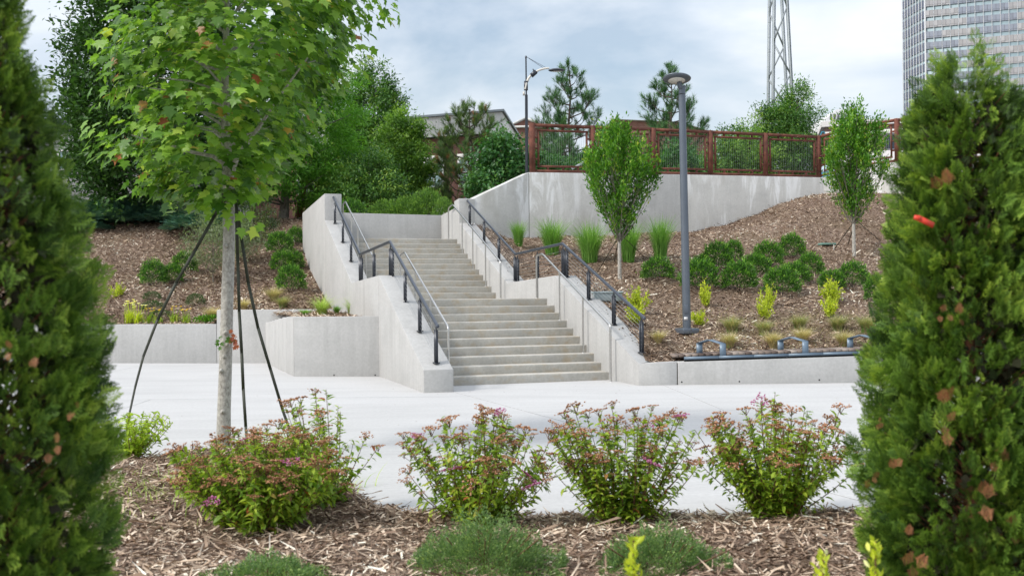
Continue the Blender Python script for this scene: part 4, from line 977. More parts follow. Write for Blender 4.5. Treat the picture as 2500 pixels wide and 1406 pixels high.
# ------------------------------------------------------------------ background trees
T = tree
b = onL(389, 542); b[2] -= .03
T('hornbeam_tree', 'huge dark green column-shaped tree with a grey trunk at the left, behind the maple', 'tree', b, 4.7, 15.5,
  [(0, 1.6), (.08, 2.7), (.2, 3.0), (.55, 2.75), (.8, 2.0), (.95, .9), (1, .3)], 700, 54000, RH, .20, .30, M['hornbeam_dark'], M['bark_grey'], tr=.13, limb_n=90, rough=.10, fill=.35, trunk_to=.9, tw=.1)
b = at(693, 520, 36.6); b[2] = 4.35
T('bald_cypress_tree', 'bright green feathery tree with a brown trunk just left of the tall stair pier', 'tree', b, 5.0, 12.5,
  [(0, 1.5), (.2, 2.4), (.5, 2.3), (.8, 1.4), (1, .2)], 260, 36000, RHN, .21, .18, M['cypress'], M['bark_grey'], tr=.15, limb_n=70, rough=.22, fill=.7, rise=.25, aniso=(1.4, 1.4, .5), droop=.5, lean=(.7, 0), tw=.22)
b = at(722, 500, 39.5); b[2] = 4.3; mb = MB(); mb.tube([b, at(742, 455, 39.5), at(748, 420, 39.5)], [.16, .13, .10], 8)
rb_ = thing('leaning_trunk_tree', 'tree with a leaning reddish trunk right beside the feathery green tree', 'tree', b); mb.build('trunk', M['bark_red'], rb_, smooth=True)
cr = MB(); crown_leaves(cr, (at(770, 400, 39.5)[0], 39.5, 0), 5.2, 11, [(0, 1.0), (.3, 1.9), (.7, 1.5), (1, .3)], 150, 9000, RHN, .19, .2, rough=.2, droop=.4, aniso=(1.3, 1.3, .5)); stuff(cr.build('crown', M['cypress'], rb_))
b = at(915, 500, 45); b[2] = 4.3
T('oak_tree', 'tall dark green tree whose top is the highest behind the landing wall', 'tree', b, 4.6, 12.1,
  [(0, 1.6), (.2, 2.0), (.5, 1.7), (.75, 1.35), (.92, .65), (1, .15)], 300, 40000, RHM, .17, .18, M['oak'], M['bark_dark'], tr=.16, limb_n=60, rough=.22, fill=.5)
b = at(850, 500, 48); b[2] = 4.3
T('oak_tree', 'dark tree squeezed between the feathery tree and the tallest one behind the landing', 'tree', b, 4.6, 10.8,
  [(0, 1.6), (.3, 1.9), (.7, 1.5), (.9, .8), (1, .2)], 220, 26000, RHM, .17, .2, M['oak'], M['bark_dark'], tr=.14, limb_n=40, rough=.22)
b = at(988, 500, 42); b[2] = 4.3
T('oak_tree', 'lighter green tree in front of the left end of the brick building', 'tree', b, 4.2, 9.45,
  [(0, 1.1), (.3, 1.35), (.65, 1.15), (.88, .65), (1, .15)], 240, 30000, RHM, .15, .16, M['oak_b'], M['bark_dark'], tr=.10, limb_n=50, rough=.25)
b = at(900, 505, 36); b[2] = 4.0
T('oak_tree', 'low dark leafy tree crown right behind the back wall of the landing', 'tree', b, 4.0, 6.9, [(0, 1.0), (.4, 1.5), (.8, .9), (1, .3)], 150, 18000, RHM, .13, .17, M['oak'], M['bark_dark'], tr=.08, limb_n=40, rough=.25)
b = at(820, 505, 38); b[2] = 4.2
T('oak_tree', 'low lighter leafy tree behind the left pier of the stairs', 'tree', b, 4.2, 6.8, [(0, .9), (.4, 1.2), (.8, .8), (1, .3)], 150, 14000, RHM, .13, .17, M['oak_b'], M['bark_dark'], tr=.08, limb_n=40, rough=.25)
def pine(label, px_, Y, zg, zc, zt, prof, n_br, mat, seed, per=9, L=.36, tr=.11, barkm='bark_dark'):
    b = at(px_, 400, Y); b[2] = zg; root = thing('pine_tree', label, 'tree', b); tk = MB(); br = MB(); nd = MB()
    zz = np.linspace(zg, zt-.25, 9); tk.tube(np.c_[b[0]+.06*np.sin(zz*2), np.full(9, Y), zz], tr*np.linspace(1, .15, 9), 8); tk.build('trunk', M[barkm], root, smooth=True)
    Ps = []; Ds = []
    for i in range(n_br):
        f = (i+rng.random()*.8)/n_br; z = zc+(zt-zc)*f*.97; r = np.interp(f, [p[0] for p in prof], [p[1] for p in prof])*rng.uniform(.6, 1.15); a = i*2.4+rng.normal(0, .3)
        A = np.array([b[0], Y, z-r*.35]); d = np.array([math.cos(a), math.sin(a), 0]); m1 = A+d*r*.55+Zv(r*.16); e = A+d*r+Zv(r*.62)
        br.tube([A, m1, e], [tr*.33, tr*.2, tr*.06], 4, cap=False)
        k = max(3, int(per*r/1.2))
        for j in range(k):
            u = rng.uniform(.5, 1)**.8 if j else 1.; q = m1+(e-m1)*max(0, (u-.5)*2) if u > .5 else A+(m1-A)*u*2
            s = d*rng.uniform(-.2, .9)+np.array([rng.normal(0, .5), rng.normal(0, .5), rng.uniform(.3, 1.4)]); s /= np.linalg.norm(s); ln = r*rng.uniform(.10, .34)+.10
            t_ = q+s*ln; br.tube([q, t_], [tr*.10, tr*.05], 3, cap=False)
            for w in range(3): Ps.append(q+s*ln*(.35+.33*w)+rng.normal(0, .03, 3)); Ds.append(s*.8+rng.normal(0, .25, 3)+Zv(.45))
    for w in range(6): Ps.append(np.array([b[0]+rng.normal(0, .06), Y, zt-.12*w])); Ds.append(Zv(1)+rng.normal(0, .15, 3))
    Ps = np.array(Ps); Ds = np.array(Ds); n = len(Ps)
    scatter(nd, *TUFT, Ps, Ds, unit(n), L*rng.uniform(.75, 1.2, n), rng.normal(.5, .25, n)); br.build('branches', M[barkm], root); stuff(nd.build('needles', M[mat], root)); return root
pine('sparse yellowish pine with visible branches in front of the brick building', 1150, 40, 4.0, 4.6, 9.35, [(0, .8), (.15, 1.55), (.5, 1.35), (.8, .95), (.93, .45), (1, .15)], 54, 'pine_b', 1, per=13, L=.38)
pine('tall open pine with upright tips directly right of the black street light', 1392, 42, 4.8, 5.6, 11.35, [(0, 1.7), (.25, 1.75), (.5, 1.45), (.65, 1.3), (.75, .75), (.9, .5), (1, .1)], 50, 'pine', 2, per=12, L=.40)
pine('tall open pine with upright tips behind the grey lamp post', 1640, 44, 4.8, 5.6, 11.7, [(0, 1.9), (.2, 1.8), (.45, 1.35), (.7, 1.1), (.85, .7), (1, .1)], 52, 'pine', 3, per=12, L=.42)
pine('lower pine half hidden behind the first fence panels', 1375, 39, 4.8, 5.2, 7.7, [(0, .9), (.5, 1.0), (1, .2)], 40, 'pine', 4)
b = at(1228, 470, 36); b[2] = 4.2
T('dogwood_tree', 'broad-leaved green tree between the sparse pine and the sloping wall', 'tree', b, 4.4, 7.45, [(0, .9), (.3, 1.25), (.7, .95), (1, .3)], 240, 9500, RH, .17, .15, M['broad'], M['bark_grey'], tr=.07, limb_n=50, rough=.45, droop=.55)
# trees behind the fence
fz = 5.0
for px_, Y, r, z0, z1, mt, lab in ((1345, 37, .95, 5.0, 7.0, 'broad', 'round leafy tree filling the first fence panel behind the wires'), (1440, 39, .9, 5.0, 7.1, 'broad', 'leafy tree behind the second fence panel'),
    (1650, 38, 1.0, 5.0, 7.2, 'broad', 'broad-leaved tree behind the fence left of the grey lamp post'), (1560, 41, 1.0, 5.0, 7.0, 'oak', 'dark tree behind the fence to the right of the sapling on the slope'),
    (1715, 40, .8, 5.0, 7.1, 'oak_b', 'olive green tree behind the fence just right of the grey lamp post'), (1905, 37.5, 1.42, 4.9, 8.75, 'oak', 'wide rounded dark tree below the lattice tower behind the fence'),
    (1800, 38.5, .85, 4.9, 8.25, 'oak', 'smaller rounded tree left of the wide one below the lattice tower'), (1950, 36.6, .85, 6.0, 9.2, 'oak', 'pointed treetop right below the lattice tower legs'),
    (1830, 36.2, 1.0, 4.9, 7.6, 'oak_b', 'low olive tree pressed against the middle fence panels'), (1770, 36.0, .75, 4.9, 7.2, 'oak', 'dark low tree behind the fence panel third from the lamp post')):
    b = at(px_, 400, Y); b[2] = 4.8
    T('leafy_tree', lab, 'tree', b, z0, z1, [(0, r*.8), (.35, r), (.7, r*.8), (.9, r*.45), (1, r*.15)], int(105*r), int(11500*r*(z1-z0)/2.4), RHM, .115 if mt != 'broad' else .15, .16, M[mt], M['bark_dark'], tr=.07, limb_n=30, rough=.3)
# bushes behind the landing wall
for i, (px_, Y, r, h, mt, lab) in enumerate(((858, 32.6, .5, .75, 'boxwood', 'small dark bush at the left end behind the landing wall'), (945, 33.0, .62, .75, 'oak_b', 'low light green bush behind the landing wall, left of its middle'), (992, 33.0, .62, .8, 'oak_b', 'low light green bush behind the landing wall, in its middle'),
    (1045, 33.0, .62, 1.0, 'oak_b', 'tallest light green bush behind the landing wall, near its right end'), (1085, 32.2, .35, .7, 'oak_b', 'small light green bush in the right corner behind the landing wall'), (898, 33.3, .5, .55, 'oak_b', 'low bush with pinkish old flowers behind the landing wall'))):
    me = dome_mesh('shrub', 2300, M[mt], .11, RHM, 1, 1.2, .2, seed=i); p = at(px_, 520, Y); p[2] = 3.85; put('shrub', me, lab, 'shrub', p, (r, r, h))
# ------------------------------------------------------------------ left bank
def spread_mesh(name, n, mat, L):      # low arching juniper
    mb = MB(); a = rng.uniform(0, 6.28, n); r = np.sqrt(rng.random(n)); z = (1-r**2)*.55+.1+rng.normal(0, .07, n); P = np.c_[r*np.cos(a), r*np.sin(a), z*rng.uniform(.4, 1.1, n)]
    D = np.c_[np.cos(a)*.9+rng.normal(0, .35, n), np.sin(a)*.9+rng.normal(0, .35, n), rng.normal(.28, .25, n)]; scatter(mb, *SPRAY_S, P, D, unit(n)*.5+Zv(1), L*rng.uniform(.7, 1.3, n), rng.normal(.45, .22, n)); return mb.build(name, mat, mesh_only=True)
SPRAY_S = spray(4, False)
jm = [spread_mesh('juniper_shrub', 1500, M['juniper'], .28) for _ in range(2)]
for i, (px_, Y, s, lab) in enumerate(((150, 34.6, 1.5, 'leftmost blue-green spreading juniper at the top of the left bank, beside the thuja'), (215, 34.9, 1.4, 'blue-green spreading juniper atop the left bank, under the left edge of the dark tree'), (285, 34.8, 1.5, 'blue-green spreading juniper midway along the row left of the grey trunk'), (345, 35.2, 1.4, 'blue-green spreading juniper just left of the grey trunk'),
    (440, 34.7, 1.3, 'blue-green spreading juniper just right of the grey trunk'), (500, 33.2, 1.2, 'blue-green spreading juniper behind the maple trunk'), (235, 33.7, .5, 'small blue-green juniper tuft in front of the juniper row'))):
    p = at(px_, 530, Y); p[2] = float(hL(p[0], Y))-.05; put('juniper_shrub', jm[i % 2], lab, 'shrub', p, (s, s, s*.78), group='junipers along the top of the left bank')
b = onL(628, 592); b[2] -= .05
T('holly_tree', 'narrow dark holly with pale tips standing on the left bank behind the maple trunk', 'tree', b, b[2]+.1, b[2]+2.25, [(0, .62), (.3, .55), (.65, .30), (.9, .14), (1, .04)], 150, 6000, RHM, .07, .09, M['holly'], M['bark_dark'], tr=.03, limb_n=20, rough=.25, droop=0)
for px_, py_, r, zh, n_, lab in ((520, 690, .75, 1.85, 4200, 'tall airy grey-green shrub with bare forked stems behind the maple trunk'), (595, 640, .5, 1.1, 2500, 'grey-green shrub on the left bank just right of the maple trunk'), (475, 560, .5, .8, 1500, 'pale grey-green shrub below the juniper row, left of the maple trunk')):
    b = onL(px_, py_)
    T('vitex_shrub', lab, 'shrub', b, b[2]+.45*zh*.5, b[2]+zh, [(0, r*.5), (.3, r), (.7, r*.9), (1, r*.4)], 110, n_, RHN, .10, .10, M['vitex'], M['bark_grey'], tr=.022, limb_n=60, rough=.35, fill=.8, trunk_to=.1, rise=.9)
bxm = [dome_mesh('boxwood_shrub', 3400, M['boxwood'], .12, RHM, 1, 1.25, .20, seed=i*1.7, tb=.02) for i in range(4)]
def box(i, px_, py_, wpx, hpx, lab, side='R', mats=None):
    """px, base row, width and height in photo pixels -> a mound standing on the bank"""
    p = (onR if side == 'R' else onL)(px_, py_); s = wpx/2/FPX*p[1]*.84; hh = hpx/FPX*p[1]/1.22; p[2] -= .03
    return put('boxwood_shrub', (mats or bxm)[i % 4], lab, 'shrub', p, (s, s, hh), group='dark green rounded shrubs on the mulch banks')
for i, a in enumerate(((375, 698, 72, 60, 'dark green shrub on the left bank, leftmost of the three above the yellow lilies'), (420, 692, 60, 46, 'dark green shrub on the left bank, middle one of three above the yellow lilies'), (452, 668, 68, 52, 'dark green shrub on the left bank, upper right of three above the yellow lilies'),
    (683, 620, 72, 52, 'dark green shrub in the top left of the group beside the left stair wall'), (722, 600, 48, 44, 'dark green shrub touching the left stair wall near its top'), (693, 664, 70, 50, 'dark green shrub in the middle of the group beside the left stair wall'), (722, 660, 45, 44, 'dark green shrub half behind its neighbour, close to the left stair wall'), (711, 712, 78, 62, 'lowest and roundest dark green shrub beside the left stair wall'))): box(i, *a, side='L')
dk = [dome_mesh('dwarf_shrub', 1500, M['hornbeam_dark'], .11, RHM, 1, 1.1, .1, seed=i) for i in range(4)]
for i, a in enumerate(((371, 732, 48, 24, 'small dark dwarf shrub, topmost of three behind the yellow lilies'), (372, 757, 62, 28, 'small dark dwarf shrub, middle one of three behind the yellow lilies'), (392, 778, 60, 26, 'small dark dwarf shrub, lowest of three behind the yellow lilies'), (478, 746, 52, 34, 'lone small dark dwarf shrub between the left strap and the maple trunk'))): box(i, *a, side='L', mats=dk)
# ------------------------------------------------------------------ right bank: dark shrubs
for i, a in enumerate(((1752, 660, 84, 66, 'dark green shrub at the top left of the big group, right of the lamp post'), (1791, 638, 54, 50, 'dark green shrub peeking out behind the top left one of the big group'), (1875, 652, 82, 60, 'dark green shrub near the top of the big group, left of its highest one'), (1934, 632, 72, 58, 'highest shrub of the big group on the right bank'),
    (1716, 668, 66, 44, 'paler shrub tucked behind the one at the lamp post'), (1845, 674, 84, 52, 'shrub in the centre of the big group on the right bank'), (1978, 676, 72, 56, 'rightmost shrub of the big group on the right bank'), (1941, 692, 84, 50, 'shrub just below the rightmost one in the big group'),
    (1606, 686, 88, 56, 'lone round dark shrub left of the lamp post'), (1706, 706, 106, 70, 'broad shrub directly behind the grey lamp post'), (1805, 710, 96, 70, 'broad shrub at the bottom middle of the big group'), (1909, 720, 98, 66, 'broad shrub at the bottom right of the big group'), (2082, 702, 84, 60, 'dark shrub right of the yellow-green twin shrubs, beside the big group'), (2030, 706, 70, 46, 'dark shrub with a few browned leaves behind the yellow-green shrub'), (2138, 738, 60, 64, 'dark shrub half hidden by the right thuja'))): box(i+2, *a)
lm = []
for i in range(4):
    mb = MB(); ns = 16
    for k in range(ns):
        a = rng.uniform(0, 6.28); sp = rng.uniform(.1, 1.0); hgt = rng.uniform(.7, 1.5)*(1.15-sp*.4); e = np.array([math.cos(a)*sp, math.sin(a)*sp, hgt]); mb.tube([(0, 0, -.05), e*.5, e], [.03, .018, .008], 4, 1, cap=False)
        n_ = 44; u = rng.uniform(.18, 1, n_); P_ = e*u[:, None]+rng.normal(0, .07, (n_, 3)); O_ = unit(n_)+e*.6; scatter(mb, *RHM, P_, O_, unit(n_)+Zv(.6), rng.uniform(.16, .30, n_), rng.beta(2.2, 2.2, n_)*.9)
    lm.append(mb.build('lime_shrub', [M['lime'], M['bark_dark']], mesh_only=True))
for i, (px_, py_, w, h, side, lab) in enumerate(((1560, 762, 66, 62, 'R', 'yellow-green shrub behind the right stair railing, upper of the two'), (1553, 790, 56, 46, 'R', 'yellow-green shrub behind the right stair railing, lower of the two'), (1723, 749, 50, 58, 'R', 'yellow-green shrub right of the lamp post, upper of the pair'), (1708, 795, 52, 40, 'R', 'yellow-green shrub at the foot of the lamp post'),
    (1874, 755, 52, 60, 'R', 'upper yellow-green shrub in the middle of the right bank'), (1866, 778, 56, 46, 'R', 'lower yellow-green shrub in the middle of the right bank'), (2030, 742, 76, 58, 'R', 'upper yellow-green shrub on the right, before the dark shrub with browned leaves'), (2027, 774, 66, 50, 'R', 'lower yellow-green shrub on the right, above the straw tufts'),
    (286, 726, 44, 36, 'L', 'small yellow-green shrub at the left end of the left bank'))):
    p = (onR if side == 'R' else onL)(px_, py_); s = w/2/FPX*p[1]*.92; put('lime_shrub', lm[i % 4], lab, 'shrub', p-Zv(.02), (s, s, h/FPX*p[1]/1.4), group='yellow-green shrubs')
# fountain grasses under the retaining wall
gm = [clump_mesh('fountain_grass', 760, 1.0, .13, .36, .011, .20, M['fgrass'], .5, .22) for _ in range(3)]
for i, (px_, py_, h, w, lab) in enumerate(((1266, 602, 72, .95, 'leftmost and smallest green fountain grass clump before the retaining wall'), (1348, 622, 100, 1.15, 'green fountain grass clump second from the left, before the retaining wall'), (1440, 640, 112, 1.2, 'broad green fountain grass clump left of the sapling trunk'), (1535, 640, 112, .95, 'green fountain grass clump just right of the sapling trunk'), (1612, 632, 116, .95, 'tallest narrow green fountain grass clump, left of the lamp post'))):
    p = onR(px_, py_); H = h/FPX*p[1]; put('fountain_grass', gm[i % 3], lab, 'grass', p, (H*w, H*w, H*1.05), group='fountain grasses below the retaining wall')
# straw tufts
sm_ = [clump_mesh('straw_grass', 700, 1.0, .16, .75, .018, .38, [M['straw'], M['fgrass']], t_, .2, two=(nn, .9, .6, .4)) for t_, nn in ((.7, 0), (.45, 170), (.62, 30), (.35, 120))]
for i, (k, px_, py_, h, side, lab) in enumerate(((0, 1607, 838, 34, 'R', 'small tan straw tuft between the railing end and the lamp post'), (1, 1786, 812, 42, 'R', 'straw tuft with green blades behind the first armrest, upper one'), (2, 1781, 848, 40, 'R', 'brownish straw tuft right behind the first armrest'), (1, 1865, 818, 40, 'R', 'straw tuft left of the second armrest, upper one'), (0, 1888, 850, 44, 'R', 'reddish tan straw tuft just left of the second armrest'),
    (3, 1952, 805, 40, 'R', 'greenish straw tuft behind the second armrest, upper one'), (0, 1960, 838, 42, 'R', 'pale tan straw tuft right behind the second armrest'), (3, 2046, 808, 42, 'R', 'olive straw tuft under the right yellow-green shrub'), (2, 2060, 846, 42, 'R', 'olive tan straw tuft just left of the third armrest'), (3, 2116, 812, 46, 'R', 'greenish straw tuft beside the right thuja'),
    (3, 1620, 900, 1, 'R', ''), (0, 517, 780, 32, 'L', 'tan straw tuft just left of the maple trunk on the left bank'), (0, 596, 756, 28, 'L', 'tan straw tuft just right of the maple trunk on the left bank'), (2, 668, 735, 36, 'L', 'tan straw tuft below the round dark shrub on the left bank'), (1, 690, 752, 30, 'L', 'green and tan tuft at the back edge of the low wall'))):
    if not lab: continue
    p = (onR if side == 'R' else onL)(px_, py_); H = h/FPX*p[1]*1.3; put('straw_grass', sm_[k], lab, 'grass', p, (H*.95, H*.95, H), group='tan ornamental grass tufts')
# sparse weeds lying on the right bank
def fW(n):
    p = np.c_[rng.uniform(3.2, 9.5, n), rng.uniform(17.7, 20.3, n)]; return p
P = fW(1500); n = len(P); mb = MB(); a = rng.uniform(0, 6.28, n); ribbon(mb, np.c_[P, hR(P[:, 0], P[:, 1])], np.c_[np.cos(a), np.sin(a)], rng.uniform(.05, .14, n), rng.uniform(.8, 2.2, n), np.full(n, .006), rng.uniform(.2, .5, n), rng.beta(2, 2, n)); tag(stuff(mb.build('dry_grass', M['straw'])))
def fW2(n):
    p = np.c_[rng.uniform(-11, -5, n), rng.uniform(24.5, 33, n)]; return p[keepL(p[:, 0], p[:, 1])]
P = fW2(900); n = len(P); mb = MB(); a = rng.uniform(0, 6.28, n); ribbon(mb, np.c_[P, hB(P[:, 0], P[:, 1])], np.c_[np.cos(a), np.sin(a)], rng.uniform(.05, .16, n), rng.uniform(.8, 2.0, n), np.full(n, .008), rng.uniform(.2, .5, n), rng.beta(2, 2, n)*.6); stuff(mb.build('sparse_weeds', M['straw']))
# saplings on the right bank
def sapling(px_, py_, zc_px, zt_px, hw, lab, off_px, straps):
    b = onR(px_, py_); Y = b[1]; zc = at(px_, zc_px, Y)[2]; zt = at(px_, zt_px, Y)[2]; k = Y/FPX
    root = T('hornbeam_sapling', lab, 'tree', b, zc, zt, [(0, .12*hw*k), (.18, .55*hw*k), (.42, .92*hw*k), (.62, 1.0*hw*k), (.8, .62*hw*k), (.92, .28*hw*k), (1, .08*hw*k)], 260, 6800, RHM, .088, .075, M['hornbeam'], M['bark_pale'], tr=.045, limb_n=120, limb_r=.0, rough=.20, fill=.8, rise=1.6, droop=-.15, lean=(off_px*k, 0), trunk_to=.55, aniso=(.8, .8, 1.5), tw=.15) if False else None
    root = thing('hornbeam_sapling', lab, 'tree', b); tb_ = MB(); zz = np.linspace(b[2]-.1, zc+(zt-zc)*.5, 6)
    tb_.tube(np.c_[b[0]+off_px*k*np.clip((zz-zc)/(zt-zc), 0, 1), np.full(6, Y), zz], .042*np.linspace(1.15, .45, 6), 9); tb_.build('trunk', M['bark_pale'], root, smooth=True)
    lb = MB(); cr = MB(); crown_leaves(cr, b, zc, zt, [(0, .10*hw*k), (.15, .5*hw*k), (.4, .9*hw*k), (.62, 1.0*hw*k), (.8, .72*hw*k), (.92, .40*hw*k), (1, .18*hw*k)], 240, 11000, RHM, .098, .064, off=(off_px*k, 0), limbs=lb, limb_n=110, limb_r=.012, rough=.32, fill=.85, rise=1.7, droop=-.2, aniso=(.8, .8, 1.7), tw=.14)
    stuff(lb.build('branches', M['bark_grey'], root)); stuff(cr.build('crown', M['hornbeam'], root))
    for (xs_, ys_, xe_, ye_, peg) in straps:
        s0 = at(xs_, ys_, Y-.03); e0 = onR(xe_, ye_); st2 = MB(); st2.beam(s0, e0+Zv(.02), .022, .004); st2.build('guy_strap', M['strap'], root)
        if peg: pg = MB(); pg.tube([e0+Zv(-.05), e0+Zv(.16)], .014, 6); pg.build('peg', M['lens'], root)
    return root
sapling(1513, 682, 568, 302, 84, 'young bright green tree on the right bank between the fountain grasses', 2, ((1512, 575, 1458, 668, 0), (1514, 572, 1566, 622, 0), (1512, 577, 1500, 640, 0)))
sapling(2085, 626, 525, 262, 72, 'young bright green tree on the upper right bank beside the right thuja', 6, ((2086, 540, 2036, 612, 1), (2088, 536, 2146, 588, 0), (2088, 540, 2070, 600, 0)))
# ------------------------------------------------------------------ planter and flowers
def onP(x, y): return hit(x, y, hP, 19.9, 24.1)
cm = [clump_mesh('ornamental_grass', 420, 1, .13, .62, .012, .45, [M['lgrass'], M['straw']], .5, .2, two=(120, .6, .5, .5)), clump_mesh('ornamental_grass', 300, 1, .10, .58, .010, .5, [M['lgrass'], M['straw']], .45, .2, two=(170, .38, .45, .6)), clump_mesh('ornamental_grass', 260, 1, .10, .6, .03, .35, [M['fgrass'], M['lgrass']], .4, .2, two=(60, .8, .5, .6))]
for k, px_, py_, H, w, lab in ((0, 786, 768, .62, 1.1, 'large arching yellow-green grass clump in the planter box'), (1, 858, 767, .56, 1.0, 'arching grass clump with a tan base at the right end of the planter box'), (2, 745, 771, .20, 1.6, 'low bright green tuft at the left end of the planter box'), (2, 822, 766, .26, 1.2, 'small dark-leaved tuft between the two grass clumps in the planter box')):
    p = onP(px_, py_); put('ornamental_grass', cm[k], lab, 'grass', p, (H*w, H*w, H), group='grasses in the planter box')
def flower(name, lab, cat, px_, py_, H, nb, nf, col, leafm, fs, ft=.8):
    p = onL(px_, py_); root = thing(name, lab, cat, p); mb = MB(); a = rng.uniform(0, 6.28, nb); B = np.c_[rng.normal(0, .05, (nb, 2))+p[:2], np.full(nb, p[2]-.02)]
    ribbon(mb, B, np.c_[np.cos(a), np.sin(a)], H*rng.uniform(.5, .95, nb), rng.uniform(.15, .6, nb), np.full(nb, .022), rng.uniform(.1, .4, nb), rng.beta(2, 2, nb)); stuff(mb.build('leaves', leafm, root))
    for i in range(nf):
        q = p+np.array([rng.normal(0, .11), rng.normal(0, .08), H*rng.uniform(.8, 1.1)]); fm = MB()
        for j in range(6):
            a_ = j*math.pi/3; scatter(fm, *rhomb(.5, .1), np.array([q]), np.array([[math.cos(a_), math.sin(a_)-.4, .45]]), np.array([[0, -.3, 1.]]), np.array([fs]), np.array([rng.random()]))
        fm.build('flower', col, root)
        sm2 = MB(); sm2.tube([p, q], .005, 4, cap=False); sm2.build('stem', leafm, root)
for a in ((318, 788, .52, 110, 9, 'clump of pale yellow lilies at the left end of the low wall'), (338, 789, .46, 80, 6, 'second clump of pale yellow lilies, just right of the first')): flower('lily_plant', a[5], 'flower', a[0], a[1], a[2], a[3], a[4], M['yellow'], M['lime'], .065)
for a in ((362, 789, .36, 60, 6, 'orange-flowered plant between the lilies and the left strap'), (385, 789, .34, 40, 4, 'small orange-flowered plant crossed by the left strap'), (427, 787, .36, 60, 6, 'orange-flowered plant, left one of the pair right of the strap'), (454, 788, .33, 55, 5, 'orange-flowered plant, right one of the pair right of the strap')): flower('coneflower_plant', a[5], 'flower', a[0], a[1], a[2], a[3], a[4], M['orange'], M['spirea'], .045)
for a in ((492, 788, .18, 70, 'low green leafy plant on the low wall edge left of the maple trunk'), (515, 786, .2, 60, 'second low green leafy plant by the step in the low wall')):
    p = onL(a[0], a[1]); mb = MB(); n_ = 220; v = unit(n_); v[:, 2] = np.abs(v[:, 2]); scatter(mb, *RHM, p+v*np.array([.2, .15, .17])*rng.uniform(.4, 1, (n_, 1)), v+unit(n_)*.5, unit(n_)+Zv(.8), rng.uniform(.05, .10, n_), rng.beta(2, 2, n_)); tag(mb.build('leafy_plant', M['hornbeam']), a[4], 'plant')
# ================================================================== foreground
# ------------------------------------------------------------------ maple
mb0 = np.array([-2.86, 9.82, .03])
mp_ = thing('maple_tree', 'young red maple with a pale straight trunk and lobed green leaves in the left foreground', 'tree', mb0)
TK = [at(x, y, 9.78) for x, y in ((545, 1112), (547, 1000), (551, 880), (554, 760), (558, 640), (560, 520), (557, 430), (553, 372), (551, 300), (549, 200), (552, 90), (556, -40), (560, -170))]
TK[0][2] = -.02
mb = MB(); rs = [.074, .065, .062, .060, .058, .056, .055, .050, .043, .037, .030, .022, .012]; mb.tube(TK, rs, 16)
fk = at(557, 428, 9.78)
mb.tube([fk+Zv(-.06), at(574, 392, 9.75), at(602, 352, 9.7), at(640, 300, 9.6), at(690, 225, 9.5), at(760, 130, 9.4)], [.040, .031, .023, .016, .011, .006], 10)
mb.tube([at(556, 405, 9.78), at(520, 382, 9.7), at(470, 372, 9.6), at(400, 350, 9.5), at(320, 330, 9.4)], [.026, .020, .016, .012, .006], 8)
for i in range(26):
    k = rng.integers(7, 11); a = TK[k]+(TK[k+1]-TK[k])*rng.random(); an = rng.uniform(0, 6.28); L_ = rng.uniform(.45, .95)*(1 if 7 < k < 10 else .6); e = a+np.array([math.cos(an)*L_, math.sin(an)*L_, L_*rng.uniform(.15, .6)]); mb.tube([a, (a+e)/2+Zv(.04), e], [.016, .010, .004], 6, cap=False)
for y_ in (1005, 870, 842, 812, 905, 600):   # knots and burr on the bark
    c_ = at(549+rng.normal(0, 6), y_, 9.71); mb.lathe(c_, [(.001, .022), (.016, .016), (.024, 0)], 8, ax=(0, -1, .1))
mb.build('trunk', M['bark_pale'], mp_, smooth=True)
def maple_leaf():
    h = [(.02, 0), (.14, -.06), (.34, .02), (.46, .14), (.34, .22), (.30, .30), (.42, .36), (.62, .56), (.42, .58), (.26, .60), (.22, .72), (.13, .76), (0, 1.06)]
    R_ = [(x, y) for x, y in h]; Lh = [(-x, y) for x, y in h[:-1]][::-1]; pts = R_+Lh
    V = [[x, y, .10*abs(x)*1.2-.22*(y-.35)**2*(y > .35)-.25*x*x] for x, y in pts]; c = len(V); V.append([0, .36, 0]); k = len(pts)
    F = [[i, (i+1) % k, c] for i in range(k)]; V += [[-.008, .01, 0], [.008, .01, 0], [.006, -.55, .10], [-.006, -.55, .10]]; F += [[c+1, c+2, c+3], [c+1, c+3, c+4]]; return V, F
ML = maple_leaf()
prof = [(0, .22), (.05, .50), (.11, .86), (.22, 1.02), (.42, 1.20), (.6, 1.30), (.78, 1.15), (.9, .85), (1, .25)]
zc, zt = 2.42, 5.6
ntw = 400; f = rng.random(ntw*4); r = np.interp(f, [p[0] for p in prof], [p[1] for p in prof]); k = rng.random(len(f)) < r/1.48; f = f[k][:ntw]; r = r[k][:ntw]; n = len(f)
a = rng.uniform(0, 6.28, n); rad = r*(1-.62*rng.random(n)**1.5)*(1+.13*lump(a, f, 2)); Pt = np.c_[-2.86+np.interp(f, [0, .12, .3, .5, 1], [-.05, -.12, .10, .32, .38])+rad*np.cos(a), 9.72+rad*np.sin(a)*.95, zc+(zt-zc)*f+.05+.19*rad*np.cos(a)]
per = rng.poisson(13.5, n)+1; idx = np.repeat(np.arange(n), per); N_ = len(idx)
O = Pt[idx]-np.array([-2.8, 9.75, 0])-np.c_[np.zeros((N_, 2)), Pt[idx][:, 2]-.5]; O[:, 2] = .15; O /= np.linalg.norm(O, axis=1)[:, None]
Lp = Pt[idx]+rng.normal(size=(N_, 3))*np.array([.105, .105, .07]); Ld = O*.55+unit(N_)*.45; Ld[:, 2] -= .62; Ln = O*.6+unit(N_)*.35+np.array([0, 0, .75])
Ls = rng.uniform(.075, .132, N_); Lt = rng.beta(2.2, 2.2, N_)*.9+rng.normal(0, .10, n)[idx]; red = rng.random(N_) < .012; Lt[red] = rng.uniform(.95, 1, red.sum())
